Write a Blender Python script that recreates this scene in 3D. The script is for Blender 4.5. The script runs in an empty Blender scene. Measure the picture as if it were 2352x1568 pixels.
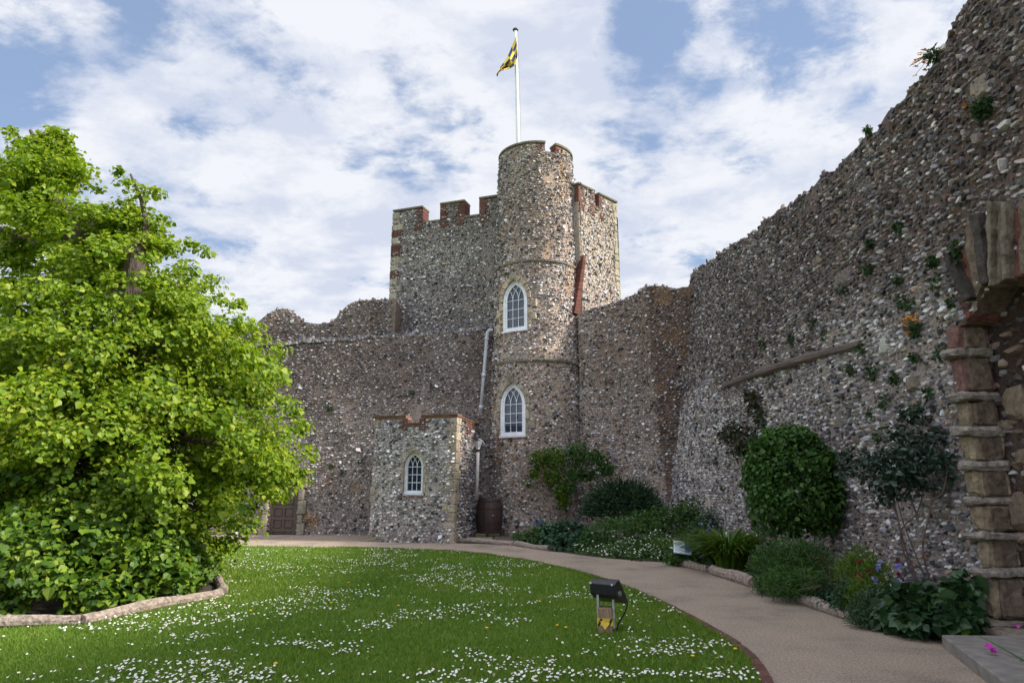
import bpy, math, random
import numpy as np
from mathutils import Vector, Matrix
R = math.radians
rng = np.random.default_rng(7)
random.seed(7)
SC = bpy.context.scene
COL = SC.collection

# ------------------------------------------------------------------ camera
TILT, FPX, EYE = R(12.0), 1568.0, 1.6
cam_d = bpy.data.cameras.new('camera')
cam = bpy.data.objects.new('camera', cam_d)
COL.objects.link(cam)
cam.location = (0, 0, EYE)
cam.rotation_euler = (R(90) + TILT, 0, 0)
cam_d.sensor_width = 36.0
cam_d.lens = 36.0 * FPX / 2352.0
cam_d.clip_start = 0.05
cam_d.clip_end = 3000
SC.camera = cam

# ------------------------------------------------------------------ light
SUN_AZ = math.atan2(0.985, -0.17)      # measured from +Y towards +X
SUN_EL = R(37)
SUN_DIR = Vector((math.sin(SUN_AZ) * math.cos(SUN_EL), math.cos(SUN_AZ) * math.cos(SUN_EL), math.sin(SUN_EL)))
sun_d = bpy.data.lights.new('sun', 'SUN')
sun_d.energy = 5.0
sun_d.angle = R(8)
sun_d.color = (1.0, 0.93, 0.82)
sun = bpy.data.objects.new('sun', sun_d)
COL.objects.link(sun)
sun.rotation_euler = SUN_DIR.to_track_quat('Z', 'Y').to_euler()
SC.view_settings.view_transform = 'Standard'
SC.view_settings.look = 'None'
SC.view_settings.exposure = 0.52
SC.view_settings.gamma = 1.0


def ray(x, y):
    """Direction through a point of the photograph (2352 x 1568)."""
    u = (x - 1176) / FPX
    v = (784 - y) / FPX
    return np.array([u, math.cos(TILT) - v * math.sin(TILT), math.sin(TILT) + v * math.cos(TILT)])


def at(x, y, Y):
    r = ray(x, y)
    return r * (Y / r[1]) + np.array([0, 0, EYE])


def gr(x, y, z=0.0):
    r = ray(x, y)
    return r * ((z - EYE) / r[2]) + np.array([0, 0, EYE])


def on_plane(x, y, p0, n):
    r = ray(x, y)
    c = np.array([0, 0, EYE])
    t = np.dot(np.asarray(p0) - c, n) / np.dot(r, n)
    return c + r * t


# ------------------------------------------------------------------ world
W = bpy.data.worlds.new("World")
SC.world = W
W.use_nodes = True
nt = W.node_tree
nt.nodes.clear()


def N(tree, typ, **kw):
    n = tree.nodes.new(typ)
    for k, v in kw.items():
        if hasattr(n, k) and not k.startswith('i_'):
            setattr(n, k, v)
    return n


def math_n(tree, op, a, b=None, clamp=False):
    n = tree.nodes.new('ShaderNodeMath')
    n.operation = op
    n.use_clamp = clamp
    for i, s in enumerate((a, b)):
        if s is None:
            continue
        if isinstance(s, (int, float)):
            n.inputs[i].default_value = s
        else:
            tree.links.new(s, n.inputs[i])
    return n.outputs[0]


def build_world():
    L = nt.links.new
    out = N(nt, 'ShaderNodeOutputWorld')
    bg = N(nt, 'ShaderNodeBackground')
    bg.inputs['Strength'].default_value = 0.1
    sky = N(nt, 'ShaderNodeTexSky')
    sky.sky_type = 'NISHITA'
    sky.sun_disc = False
    sky.sun_elevation = SUN_EL
    sky.sun_rotation = SUN_AZ
    sky.air_density = 1.0
    sky.dust_density = 0.6
    sky.ozone_density = 1.5
    tc = N(nt, 'ShaderNodeTexCoord')
    sep = N(nt, 'ShaderNodeSeparateXYZ')
    L(tc.outputs['Generated'], sep.inputs[0])
    zc = math_n(nt, 'ADD', math_n(nt, 'MAXIMUM', sep.outputs['Z'], 0.0), 0.22)
    cx = math_n(nt, 'DIVIDE', sep.outputs['X'], zc)
    cy = math_n(nt, 'DIVIDE', sep.outputs['Y'], zc)
    # clouds drift in streaks: shear the cloud deck
    comb = N(nt, 'ShaderNodeCombineXYZ')
    L(math_n(nt, 'ADD', math_n(nt, 'MULTIPLY', cx, 0.85), math_n(nt, 'MULTIPLY', cy, -0.35)), comb.inputs[0])
    L(math_n(nt, 'ADD', math_n(nt, 'MULTIPLY', cx, 0.3), math_n(nt, 'MULTIPLY', cy, 1.0)), comb.inputs[1])
    comb.inputs[2].default_value = 3.7

    def noise(scale, detail, rough, dist, off=0.0):
        n = N(nt, 'ShaderNodeTexNoise')
        n.inputs['Scale'].default_value = scale
        n.inputs['Detail'].default_value = detail
        n.inputs['Roughness'].default_value = rough
        n.inputs['Distortion'].default_value = dist
        if off:
            v = N(nt, 'ShaderNodeVectorMath')
            v.operation = 'ADD'
            v.inputs[1].default_value = (off, off * 0.7, off * 1.3)
            L(comb.outputs[0], v.inputs[0])
            L(v.outputs[0], n.inputs['Vector'])
        else:
            L(comb.outputs[0], n.inputs['Vector'])
        return n.outputs['Fac']
    n1 = noise(2.9, 9, 0.58, 0.3)
    n2 = noise(9.0, 9, 0.66, 0.2, 5.0)
    dens = math_n(nt, 'ADD', math_n(nt, 'MULTIPLY', n1, 0.66), math_n(nt, 'MULTIPLY', n2, 0.34))
    # openings of blue sky and thick banks, each a direction in the sky
    holes = [(1640, 130, 8.5, -0.155), (1880, 175, 6.5, -0.13), (1450, 110, 4.5, -0.13), (1500, 10, 4.5, -0.08), (1760, 40, 4.0, -0.05),
             (40, 190, 5.5, -0.09), (560, 20, 5.0, -0.10), (330, 20, 4.0, -0.07), (430, 260, 2.6, -0.05), (965, 378, 3.2, -0.08),
             (1060, 395, 2.4, -0.07), (860, 350, 2.6, -0.06), (1100, 10, 3.5, -0.06), (1470, 300, 2.4, -0.03), (770, 250, 3.0, -0.05),
             (580, 725, 2.5, -0.05), (1250, 640, 14, 0.07), (500, 300, 7, 0.06), (1550, 330, 5, 0.06), (850, 60, 5, 0.06), (1900, 30, 3.5, -0.05), (2120, 60, 5, -0.03),
             (120, 60, 5, 0.06), (1000, 200, 9, 0.07), (1270, 180, 5, 0.08), (300, 420, 9, 0.09), (700, 500, 9, 0.09), (1700, 380, 8, 0.10), (1600, 560, 8, 0.08),
             (1620, 45, 2.5, 0.04), (2000, 330, 6, 0.06)]
    for (x, y, rad, amt) in holes:
        d = Vector(ray(x, y)).normalized()
        v = N(nt, 'ShaderNodeVectorMath')
        v.operation = 'DOT_PRODUCT'
        L(tc.outputs['Generated'], v.inputs[0])
        v.inputs[1].default_value = d
        m = N(nt, 'ShaderNodeMapRange')
        m.interpolation_type = 'SMOOTHSTEP'
        L(v.outputs['Value'], m.inputs[0])
        m.inputs[1].default_value = math.cos(R(rad))
        m.inputs[2].default_value = 1.0
        m.inputs[3].default_value = 0.0
        m.inputs[4].default_value = amt * 0.72
        dens = math_n(nt, 'ADD', dens, m.outputs[0])
    cov = N(nt, 'ShaderNodeMapRange')
    cov.interpolation_type = 'SMOOTHSTEP'
    L(dens, cov.inputs[0])
    cov.inputs[1].default_value = 0.40
    cov.inputs[2].default_value = 0.53
    # cloud tone: thin grey-blue undersides to white
    n3 = noise(4.2, 9, 0.62, 0.2, 11.0)
    ramp = N(nt, 'ShaderNodeValToRGB')
    ramp.color_ramp.elements[0].position = 0.40
    ramp.color_ramp.elements[0].color = (0.46, 0.50, 0.60, 1)
    ramp.color_ramp.elements[1].position = 0.56
    ramp.color_ramp.elements[1].color = (0.625, 0.64, 0.68, 1)
    L(n3, ramp.inputs[0])
    sc = N(nt, 'ShaderNodeVectorMath')
    sc.operation = 'SCALE'
    # added fill light: unseen clouds brightened overhead, round the sun, behind the camera
    dt = N(nt, 'ShaderNodeVectorMath')
    dt.operation = 'DOT_PRODUCT'
    L(tc.outputs['Generated'], dt.inputs[0])
    dt.inputs[1].default_value = SUN_DIR

    def rng_map(s, a, b, v):
        m = N(nt, 'ShaderNodeMapRange')
        m.interpolation_type = 'SMOOTHSTEP'
        L(s, m.inputs[0])
        for i, q in ((1, a), (2, b), (3, 0.0), (4, v)):
            m.inputs[i].default_value = q
        return m.outputs[0]
    gain = math_n(nt, 'ADD', rng_map(sep.outputs['Z'], 0.62, 0.95, 9.0), rng_map(dt.outputs['Value'], 0.72, 1.0, 14.0))
    gain = math_n(nt, 'ADD', gain, rng_map(math_n(nt, 'MULTIPLY', sep.outputs['Y'], -1.0), -0.35, 0.4, 9.0))
    gain = math_n(nt, 'ADD', gain, 10.0)
    L(gain, sc.inputs['Scale'])
    L(ramp.outputs[0], sc.inputs[0])
    mix = N(nt, 'ShaderNodeMix')
    mix.data_type = 'RGBA'
    L(cov.outputs[0], mix.inputs['Factor'])
    # high thin veil lightens the blue
    veil = N(nt, 'ShaderNodeMix')
    veil.data_type = 'RGBA'
    veil.inputs['Factor'].default_value = 0.55
    L(sky.outputs[0], veil.inputs[6])
    veil.inputs[7].default_value = (2.9, 3.85, 5.8, 1)
    L(veil.outputs[2], mix.inputs[6])
    L(sc.outputs[0], mix.inputs[7])
    L(mix.outputs[2], bg.inputs['Color'])
    L(bg.outputs[0], out.inputs['Surface'])


build_world()


# ------------------------------------------------------------------ numpy helpers
def _hash(i, j, k):
    h = (i.astype(np.int64) * 374761393 + j.astype(np.int64) * 668265263 + k.astype(np.int64) * 2147483647) & 0xffffffff
    h = ((h ^ (h >> 13)) * 1274126177) & 0xffffffff
    h = h ^ (h >> 16)
    return (h & 0xffff) / 65535.0


def vnoise(p):
    p = np.asarray(p, float)
    i = np.floor(p).astype(np.int64)
    f = p - i
    f = f * f * (3 - 2 * f)
    r = 0
    for a in (0, 1):
        for b in (0, 1):
            for c in (0, 1):
                w = (f[:, 0] if a else 1 - f[:, 0]) * (f[:, 1] if b else 1 - f[:, 1]) * (f[:, 2] if c else 1 - f[:, 2])
                r = r + w * _hash(i[:, 0] + a, i[:, 1] + b, i[:, 2] + c)
    return r


def fbm(p, scale=1.0, octv=4):
    p = np.asarray(p, float) * scale + 31.7
    s, a, t = 0, 1.0, 0
    for o in range(octv):
        s = s + a * vnoise(p * (2.03 ** o) + o * 17.3)
        t += a
        a *= 0.5
    return s / t


def sstep(a, b, x):
    t = np.clip((np.asarray(x, float) - a) / (b - a), 0, 1)
    return t * t * (3 - 2 * t)


def nrm(v):
    v = np.asarray(v, float)
    return v / np.maximum(np.linalg.norm(v, axis=-1, keepdims=True), 1e-9)


class MB:
    """Collects faces as arrays and links them as ONE mesh object."""

    def __init__(s):
        s.v, s.l, s.t, s.m, s.c, s.n = [], [], [], [], [], 0

    def add(s, verts, faces, mat=0, col=None):
        verts = np.asarray(verts, float).reshape(-1, 3)
        if isinstance(faces, np.ndarray):
            s.l.append((faces + s.n).ravel())
            s.t.append(np.full(len(faces), faces.shape[1]))
            nf = len(faces)
        else:
            s.l.append(np.concatenate([np.asarray(f) for f in faces]) + s.n)
            s.t.append(np.array([len(f) for f in faces]))
            nf = len(faces)
        s.m.append(np.full(nf, mat) if np.isscalar(mat) else np.asarray(mat))
        s.v.append(verts)
        if col is None:
            col = np.ones((len(verts), 3)) * 0.5
        col = np.asarray(col, float)
        if col.ndim == 1:
            col = np.tile(col, (len(verts), 1))
        s.c.append(col)
        s.n += len(verts)

    def box(s, x0, x1, y0, y1, z0, z1, F=None, mat=0, col=None, jit=0.0):
        v = np.array([(x, y, z) for x in (x0, x1) for y in (y0, y1) for z in (z0, z1)], float)
        if jit:
            v += rng.uniform(-jit, jit, v.shape)
        if F is not None:
            v = F(v)
        f = np.array([(0, 1, 3, 2), (4, 6, 7, 5), (0, 4, 5, 1), (2, 3, 7, 6), (0, 2, 6, 4), (1, 5, 7, 3)])
        s.add(v, f, mat, col)

    def rock(s, x0, x1, y0, y1, z0, z1, F=None, mat=0, col=None, bev=0.02, jit=0.01):
        """A block with worn, chamfered edges."""
        c = np.array([(x0 + x1) / 2, (y0 + y1) / 2, (z0 + z1) / 2])
        h = np.array([(x1 - x0) / 2, (y1 - y0) / 2, (z1 - z0) / 2])
        b = np.minimum(bev, h * 0.45)
        vs, idx = [], {}
        for sx in (-1, 1):
            for sy in (-1, 1):
                for sz in (-1, 1):
                    S = np.array([sx, sy, sz])
                    for a in range(3):
                        p = S * h
                        q = p - S * b
                        q[a] = p[a]
                        idx[(sx, sy, sz, a)] = len(vs)
                        vs.append(q)
        vs = np.array(vs) + c
        if jit:
            vs += rng.uniform(-jit, jit, vs.shape)
        g = lambda a, *S: idx[(*S, a)]
        F_ = []
        for a in range(3):
            b1, b2 = (a + 1) % 3, (a + 2) % 3
            for sg in (-1, 1):
                q = []
                for (p1, p2) in ((-1, -1), (1, -1), (1, 1), (-1, 1)):
                    S = [0, 0, 0]
                    S[a], S[b1], S[b2] = sg, p1, p2
                    q.append(g(a, *S))
                F_.append(q if sg > 0 else q[::-1])
        for a in range(3):       # edges along axis a
            b1, b2 = (a + 1) % 3, (a + 2) % 3
            for p1 in (-1, 1):
                for p2 in (-1, 1):
                    S0, S1 = [0, 0, 0], [0, 0, 0]
                    S0[a], S1[a] = -1, 1
                    S0[b1] = S1[b1] = p1
                    S0[b2] = S1[b2] = p2
                    q = [g(b1, *S0), g(b1, *S1), g(b2, *S1), g(b2, *S0)]
                    F_.append(q if p1 * p2 < 0 else q[::-1])
        for sx in (-1, 1):
            for sy in (-1, 1):
                for sz in (-1, 1):
                    q = [g(0, sx, sy, sz), g(1, sx, sy, sz), g(2, sx, sy, sz)]
                    F_.append(q if sx * sy * sz > 0 else q[::-1])
        if F is not None:
            vs = F(vs)
        s.add(vs, F_, mat, col)

    def tube(s, pts, rad, seg=8, mat=0, col=None, cap=True, rough=0.0):
        pts = np.asarray(pts, float)
        n = len(pts)
        rad = np.full(n, rad) if np.isscalar(rad) else np.asarray(rad, float)
        tan = nrm(np.gradient(pts, axis=0))
        ref = np.array([0, 0, 1.0]) if abs(tan[0, 2]) < 0.9 else np.array([1.0, 0, 0])
        vs = []
        e1 = nrm(np.cross(ref, tan[0]))
        for i in range(n):
            e1 = nrm(e1 - tan[i] * np.dot(e1, tan[i]))
            e2 = np.cross(tan[i], e1)
            a = np.arange(seg) * 2 * math.pi / seg
            r = rad[i] * (1 + (rng.uniform(-rough, rough, seg) if rough else 0))
            vs.append(pts[i] + (np.cos(a) * r)[:, None] * e1 + (np.sin(a) * r)[:, None] * e2)
        vs = np.concatenate(vs)
        f = []
        for i in range(n - 1):
            for k in range(seg):
                k2 = (k + 1) % seg
                f.append((i * seg + k, i * seg + k2, (i + 1) * seg + k2, (i + 1) * seg + k))
        if cap:
            f.append(tuple(range(seg))[::-1])
            f.append(tuple((n - 1) * seg + k for k in range(seg)))
        s.add(vs, f, mat, col)

    def lathe(s, prof, c=(0, 0, 0), seg=24, mat=0, col=None):
        prof = np.asarray(prof, float)
        a = np.arange(seg) * 2 * math.pi / seg
        vs = np.concatenate([np.stack([c[0] + r * np.cos(a), c[1] + r * np.sin(a), np.full(seg, c[2] + z)], 1) for r, z in prof])
        f = []
        for i in range(len(prof) - 1):
            for k in range(seg):
                k2 = (k + 1) % seg
                f.append((i * seg + k, i * seg + k2, (i + 1) * seg + k2, (i + 1) * seg + k))
        f.append(tuple(range(seg))[::-1])
        f.append(tuple((len(prof) - 1) * seg + k for k in range(seg)))
        s.add(vs, f, mat, col)

    def build(s, name, mats, parent=None, smooth=False, loc=None):
        me = bpy.data.meshes.new(name)
        v = np.concatenate(s.v)
        if loc is not None:
            v = v - np.asarray(loc)
        l = np.concatenate(s.l)
        t = np.concatenate(s.t)
        st = np.concatenate([[0], np.cumsum(t)[:-1]])
        me.vertices.add(len(v))
        me.vertices.foreach_set('co', v.ravel())
        me.loops.add(len(l))
        me.loops.foreach_set('vertex_index', l.astype(np.int32))
        me.polygons.add(len(t))
        me.polygons.foreach_set('loop_start', st.astype(np.int32))
        me.polygons.foreach_set('material_index', np.concatenate(s.m).astype(np.int32))
        me.polygons.foreach_set('use_smooth', np.full(len(t), smooth))
        at_ = me.attributes.new('tint', 'FLOAT_COLOR', 'POINT')
        c = np.concatenate(s.c)
        at_.data.foreach_set('color', np.concatenate([c, np.ones((len(c), 1))], 1).ravel())
        me.update(calc_edges=True)
        me.validate()
        for m in (mats if isinstance(mats, (list, tuple)) else [mats]):
            me.materials.append(m)
        o = bpy.data.objects.new(name, me)
        COL.objects.link(o)
        if loc is not None:
            o.location = loc
        if parent is not None:
            o.parent = parent
            if loc is None:
                o.matrix_parent_inverse = Matrix.Translation(-Vector(parent.location)) if parent.parent is None else Matrix.Identity(4)
        return o


def tag(o, label=None, cat=None, group=None, kind=None):
    for k, v in (('label', label), ('category', cat), ('group', group), ('kind', kind)):
        if v:
            o[k] = v
    return o


def empty(name, loc, label, cat, group=None):
    o = bpy.data.objects.new(name, None)
    o.empty_display_size = 0.2
    COL.objects.link(o)
    o.location = tuple(float(a) for a in loc)
    return tag(o, label, cat, group)


def frame(O, ex, en=None, ez=(0, 0, 1)):
    """Local (along, outward, up) to world."""
    O, ex, ez = np.asarray(O, float), nrm(ex), nrm(ez)
    en = np.cross(ex, ez) if en is None else nrm(en)

    def f(v):
        v = np.asarray(v, float)
        return O + v[..., 0:1] * ex + v[..., 1:2] * en + v[..., 2:3] * ez
    f.O, f.ex, f.en, f.ez = O, ex, en, ez
    f.inv = lambda p: np.stack([(p - O) @ ex, (p - O) @ en, (p - O) @ ez], -1)
    return f


# ------------------------------------------------------------------ materials
def mat(name):
    m = bpy.data.materials.new(name)
    m.use_nodes = True
    b = m.node_tree.nodes['Principled BSDF']
    return m, m.node_tree, b


def tex_noise(t, scale, detail=5, rough=0.6, vec=None, stretch=None):
    n = t.nodes.new('ShaderNodeTexNoise')
    n.inputs['Scale'].default_value = scale
    n.inputs['Detail'].default_value = detail
    n.inputs['Roughness'].default_value = rough
    if vec is None:
        tc = t.nodes.new('ShaderNodeTexCoord')
        vec = tc.outputs['Object']
    if stretch:
        mp = t.nodes.new('ShaderNodeMapping')
        mp.inputs['Scale'].default_value = stretch
        t.links.new(vec, mp.inputs[0])
        vec = mp.outputs[0]
    t.links.new(vec, n.inputs['Vector'])
    return n


def ramp(t, fac, stops):
    r = t.nodes.new('ShaderNodeValToRGB')
    while len(r.color_ramp.elements) < len(stops):
        r.color_ramp.elements.new(0.5)
    for e, (p, c) in zip(r.color_ramp.elements, stops):
        e.position = p
        e.color = (*c, 1) if len(c) == 3 else c
    t.links.new(fac, r.inputs[0])
    return r.outputs[0]


def mixc(t, fac, a, b, typ='MIX'):
    m = t.nodes.new('ShaderNodeMix')
    m.data_type = 'RGBA'
    m.blend_type = typ
    for s, i in ((fac, 0), (a, 6), (b, 7)):
        if isinstance(s, (int, float)):
            m.inputs[i].default_value = s
        elif isinstance(s, tuple):
            m.inputs[i].default_value = (*s, 1)
        else:
            t.links.new(s, m.inputs[i])
    return m.outputs[2]


def bump(t, b, h, strength, dist=0.02):
    bp = t.nodes.new('ShaderNodeBump')
    bp.inputs['Strength'].default_value = strength
    bp.inputs['Distance'].default_value = dist
    t.links.new(h, bp.inputs['Height'])
    t.links.new(bp.outputs[0], b.inputs['Normal'])


def m_tint(name, rough=0.8, nscale=30, lo=0.7, hi=1.25, bstr=0.5, bdist=0.02, spec=0.4, nscale2=None):
    """Colour comes from the per-vertex stone tint, broken up by noise."""
    m, t, b = mat(name)
    a = t.nodes.new('ShaderNodeAttribute')
    a.attribute_name = 'tint'
    n = tex_noise(t, nscale, 6, 0.65)
    c = mixc(t, 1.0, a.outputs['Color'], ramp(t, n.outputs['Fac'], [(0.25, (lo,) * 3), (0.75, (hi,) * 3)]), 'MULTIPLY')
    t.links.new(c, b.inputs['Base Color'])
    b.inputs['Roughness'].default_value = rough
    b.inputs['Specular IOR Level'].default_value = spec
    if bstr:
        bump(t, b, n.outputs['Fac'], bstr, bdist)
    return m


def m_simple(name, col, rough=0.6, metal=0.0, var=0.25, nscale=8, bstr=0.2, bdist=0.01, stretch=None, island=0.0, spec=0.5):
    m, t, b = mat(name)
    n = tex_noise(t, nscale, 6, 0.6, stretch=stretch)
    lo = tuple(c * (1 - var) for c in col)
    hi = tuple(min(1, c * (1 + var)) for c in col)
    c = ramp(t, n.outputs['Fac'], [(0.3, lo), (0.7, hi)])
    if island:
        g = t.nodes.new('ShaderNodeNewGeometry')
        r = ramp(t, g.outputs['Random Per Island'], [(0, (1 - island,) * 3), (1, (1 + island,) * 3)])
        c = mixc(t, 1.0, c, r, 'MULTIPLY')
    t.links.new(c, b.inputs['Base Color'])
    b.inputs['Roughness'].default_value = rough
    b.inputs['Metallic'].default_value = metal
    b.inputs['Specular IOR Level'].default_value = spec
    if bstr:
        bump(t, b, n.outputs['Fac'], bstr, bdist)
    return m


def m_leaf(name, stops, trans=0.35, rough=0.5, spec=0.3, big=1.2):
    """Leaf colours vary leaf by leaf and branch by branch."""
    m, t, b = mat(name)
    g = t.nodes.new('ShaderNodeNewGeometry')
    n = tex_noise(t, big, 2, 0.5)
    f = math_n(t, 'ADD', math_n(t, 'MULTIPLY', g.outputs['Random Per Island'], 0.6), math_n(t, 'MULTIPLY', n.outputs['Fac'], 0.4))
    c = ramp(t, f, [(0.15 + 0.7 * i / max(1, len(stops) - 1), s) for i, s in enumerate(stops)])
    t.links.new(c, b.inputs['Base Color'])
    b.inputs['Roughness'].default_value = rough
    b.inputs['Specular IOR Level'].default_value = spec
    tr = t.nodes.new('ShaderNodeBsdfTranslucent')
    t.links.new(mixc(t, 1.0, c, (1.25, 1.3, 0.7), 'MULTIPLY'), tr.inputs['Color'])
    mx = t.nodes.new('ShaderNodeMixShader')
    mx.inputs[0].default_value = trans
    t.links.new(b.outputs[0], mx.inputs[1])
    t.links.new(tr.outputs[0], mx.inputs[2])
    t.links.new(mx.outputs[0], t.nodes['Material Output'].inputs['Surface'])
    return m


M_FLINT = m_tint('flint', 0.55, 55, 0.6, 1.3, 0.5, 0.015, 0.5)
M_MORTAR = m_tint('mortar', 0.95, 24, 0.5, 1.35, 1.0, 0.05, 0.2)


def mortar_chips():
    t = M_MORTAR.node_tree
    b = t.nodes['Principled BSDF']
    src = b.inputs['Base Color'].links[0].from_socket
    tc = t.nodes.new('ShaderNodeTexCoord')
    v = t.nodes.new('ShaderNodeTexVoronoi')
    v.inputs['Scale'].default_value = 17.0
    t.links.new(tc.outputs['Object'], v.inputs['Vector'])
    chip = ramp(t, v.outputs['Distance'], [(0.22, (1, 1, 1)), (0.36, (0, 0, 0))])
    sepc = t.nodes.new('ShaderNodeSeparateColor')
    t.links.new(v.outputs['Color'], sepc.inputs[0])
    tone = ramp(t, sepc.outputs[0], [(0.0, (0.25, 0.25, 0.28)), (0.35, (0.7, 0.7, 0.75)), (0.7, (1.2, 1.15, 1.1)), (1.0, (1.9, 1.9, 1.95))])
    pick = math_n(t, 'MULTIPLY', chip, math_n(t, 'GREATER_THAN', sepc.outputs[1], 0.35))
    a = [n for n in t.nodes if n.type == 'ATTRIBUTE'][0]
    c2 = mixc(t, 1.0, a.outputs['Color'], tone, 'MULTIPLY')
    t.links.new(mixc(t, pick, src, c2), b.inputs['Base Color'])


mortar_chips()
M_ASHLAR = m_tint('ashlar', 0.92, 13, 0.42, 1.4, 1.0, 0.03, 0.2)
M_BRICK = m_tint('brick', 0.9, 40, 0.65, 1.25, 0.5, 0.01, 0.25)
M_WHITE = m_simple('white_paint', (0.74, 0.755, 0.785), 0.5, var=0.12, nscale=6, bstr=0.05)
M_WOOD = m_simple('oak', (0.105, 0.075, 0.06), 0.75, var=0.4, nscale=9, bstr=0.5, bdist=0.006, stretch=(9, 9, 0.8))
M_BARREL = m_simple('barrel_oak', (0.055, 0.033, 0.027), 0.6, var=0.4, nscale=6, bstr=0.4, bdist=0.006, stretch=(8, 8, 0.7), island=0.35)
M_RUST = m_simple('rusty_iron', (0.055, 0.026, 0.020), 0.75, var=0.4, nscale=18, bstr=0.3)
M_LOG = m_simple('weathered_log', (0.27, 0.215, 0.175), 0.9, var=0.6, nscale=20, bstr=1.0, bdist=0.03, island=0.12)
M_BARK = m_simple('bark', (0.085, 0.065, 0.05), 0.95, var=0.5, nscale=9, bstr=1.0, bdist=0.04, stretch=(3, 3, 0.8))
M_CUT = m_simple('sawn_wood', (0.42, 0.25, 0.18), 0.8, var=0.35, nscale=10, bstr=0.4)
M_STEM = m_simple('woody_stem', (0.09, 0.06, 0.05), 0.9, var=0.4, nscale=14, bstr=0.4)
M_GSTEM = m_simple('green_stem', (0.05, 0.10, 0.03), 0.7, var=0.3, nscale=14, bstr=0.0)
M_BLACK = m_simple('black_enamel', (0.016, 0.016, 0.019), 0.35, var=0.3, nscale=20, bstr=0.05)
M_STEEL = m_simple('galvanised_steel', (0.38, 0.38, 0.37), 0.5, 0.6, var=0.4, nscale=20, bstr=0.2)
M_POST = m_simple('post_timber', (0.25, 0.17, 0.105), 0.85, var=0.4, nscale=10, bstr=0.5, stretch=(6, 6, 1))
M_GPIPE = m_simple('grey_pipe', (0.44, 0.45, 0.48), 0.5, var=0.12, nscale=5, bstr=0.05)
M_CPIPE = m_simple('cream_pipe', (0.62, 0.58, 0.54), 0.5, var=0.12, nscale=5, bstr=0.05)
M_YELLOW = m_simple('yellow_cloth', (0.85, 0.62, 0.06), 0.75, var=0.12, nscale=5, bstr=0.0)
M_NAVY = m_simple('navy_cloth', (0.045, 0.052, 0.14), 0.75, var=0.2, nscale=5, bstr=0.0)
M_TAPEY = m_simple('yellow_tape', (0.62, 0.42, 0.02), 0.4, var=0.15, nscale=20, bstr=0.1)
M_SLAB = m_simple('paving_slab', (0.20, 0.18, 0.16), 0.85, var=0.3, nscale=7, bstr=0.4, bdist=0.01)
M_GREYPOLE = m_simple('pole_paint', (0.78, 0.79, 0.82), 0.35, var=0.08, nscale=4, bstr=0.0)
M_CAP = m_simple('bronze', (0.12, 0.11, 0.09), 0.5, 0.5, var=0.3)
M_SOIL = m_simple('soil', (0.055, 0.04, 0.03), 1.0, var=0.5, nscale=18, bstr=1.0, bdist=0.05)


def m_glass():
    m, t, b = mat('window_glass')
    b.inputs['Base Color'].default_value = (0.02, 0.032, 0.06, 1)
    b.inputs['Roughness'].default_value = 0.06
    b.inputs['IOR'].default_value = 1.55
    n = tex_noise(t, 2.5, 2, 0.5)
    bump(t, b, n.outputs['Fac'], 0.15, 0.02)
    return m


M_GLASS = m_glass()


def m_path():
    m, t, b = mat('resin_gravel')
    n1 = tex_noise(t, 190, 3, 0.7)
    n2 = tex_noise(t, 0.9, 5, 0.6)
    n3 = tex_noise(t, 42, 5, 0.8)
    c = ramp(t, n1.outputs['Fac'], [(0.32, (0.14, 0.105, 0.08)), (0.5, (0.33, 0.255, 0.19)), (0.68, (0.60, 0.51, 0.42))])
    c = mixc(t, 1.0, c, ramp(t, n2.outputs['Fac'], [(0.3, (0.62, 0.62, 0.64)), (0.48, (0.97, 0.97, 0.97)), (0.7, (1.12, 1.10, 1.06))]), 'MULTIPLY')
    c = mixc(t, 1.0, c, ramp(t, n3.outputs['Fac'], [(0.36, (0.48, 0.48, 0.48)), (0.64, (1.42, 1.42, 1.42))]), 'MULTIPLY')
    t.links.new(c, b.inputs['Base Color'])
    b.inputs['Roughness'].default_value = 0.9
    b.inputs['Specular IOR Level'].default_value = 0.3
    bump(t, b, n1.outputs['Fac'], 0.6, 0.01)
    return m


def m_lawn():
    m, t, b = mat('turf')
    n1 = tex_noise(t, 120, 4, 0.7)
    n2 = tex_noise(t, 0.55, 5, 0.6)
    n3 = tex_noise(t, 7, 5, 0.65)
    c = ramp(t, n1.outputs['Fac'], [(0.25, (0.046, 0.090, 0.012)), (0.5, (0.108, 0.198, 0.024)), (0.8, (0.19, 0.275, 0.048))])
    c = mixc(t, 1.0, c, ramp(t, n2.outputs['Fac'], [(0.3, (0.8, 0.88, 0.8)), (0.7, (1.25, 1.12, 1.0))]), 'MULTIPLY')
    c = mixc(t, 1.0, c, ramp(t, n3.outputs['Fac'], [(0.3, (0.75, 0.8, 0.75)), (0.7, (1.2, 1.15, 1.1))]), 'MULTIPLY')
    t.links.new(c, b.inputs['Base Color'])
    b.inputs['Roughness'].default_value = 0.9
    b.inputs['Specular IOR Level'].default_value = 0.15
    bump(t, b, n1.outputs['Fac'], 1.0, 0.03)
    return m


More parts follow.
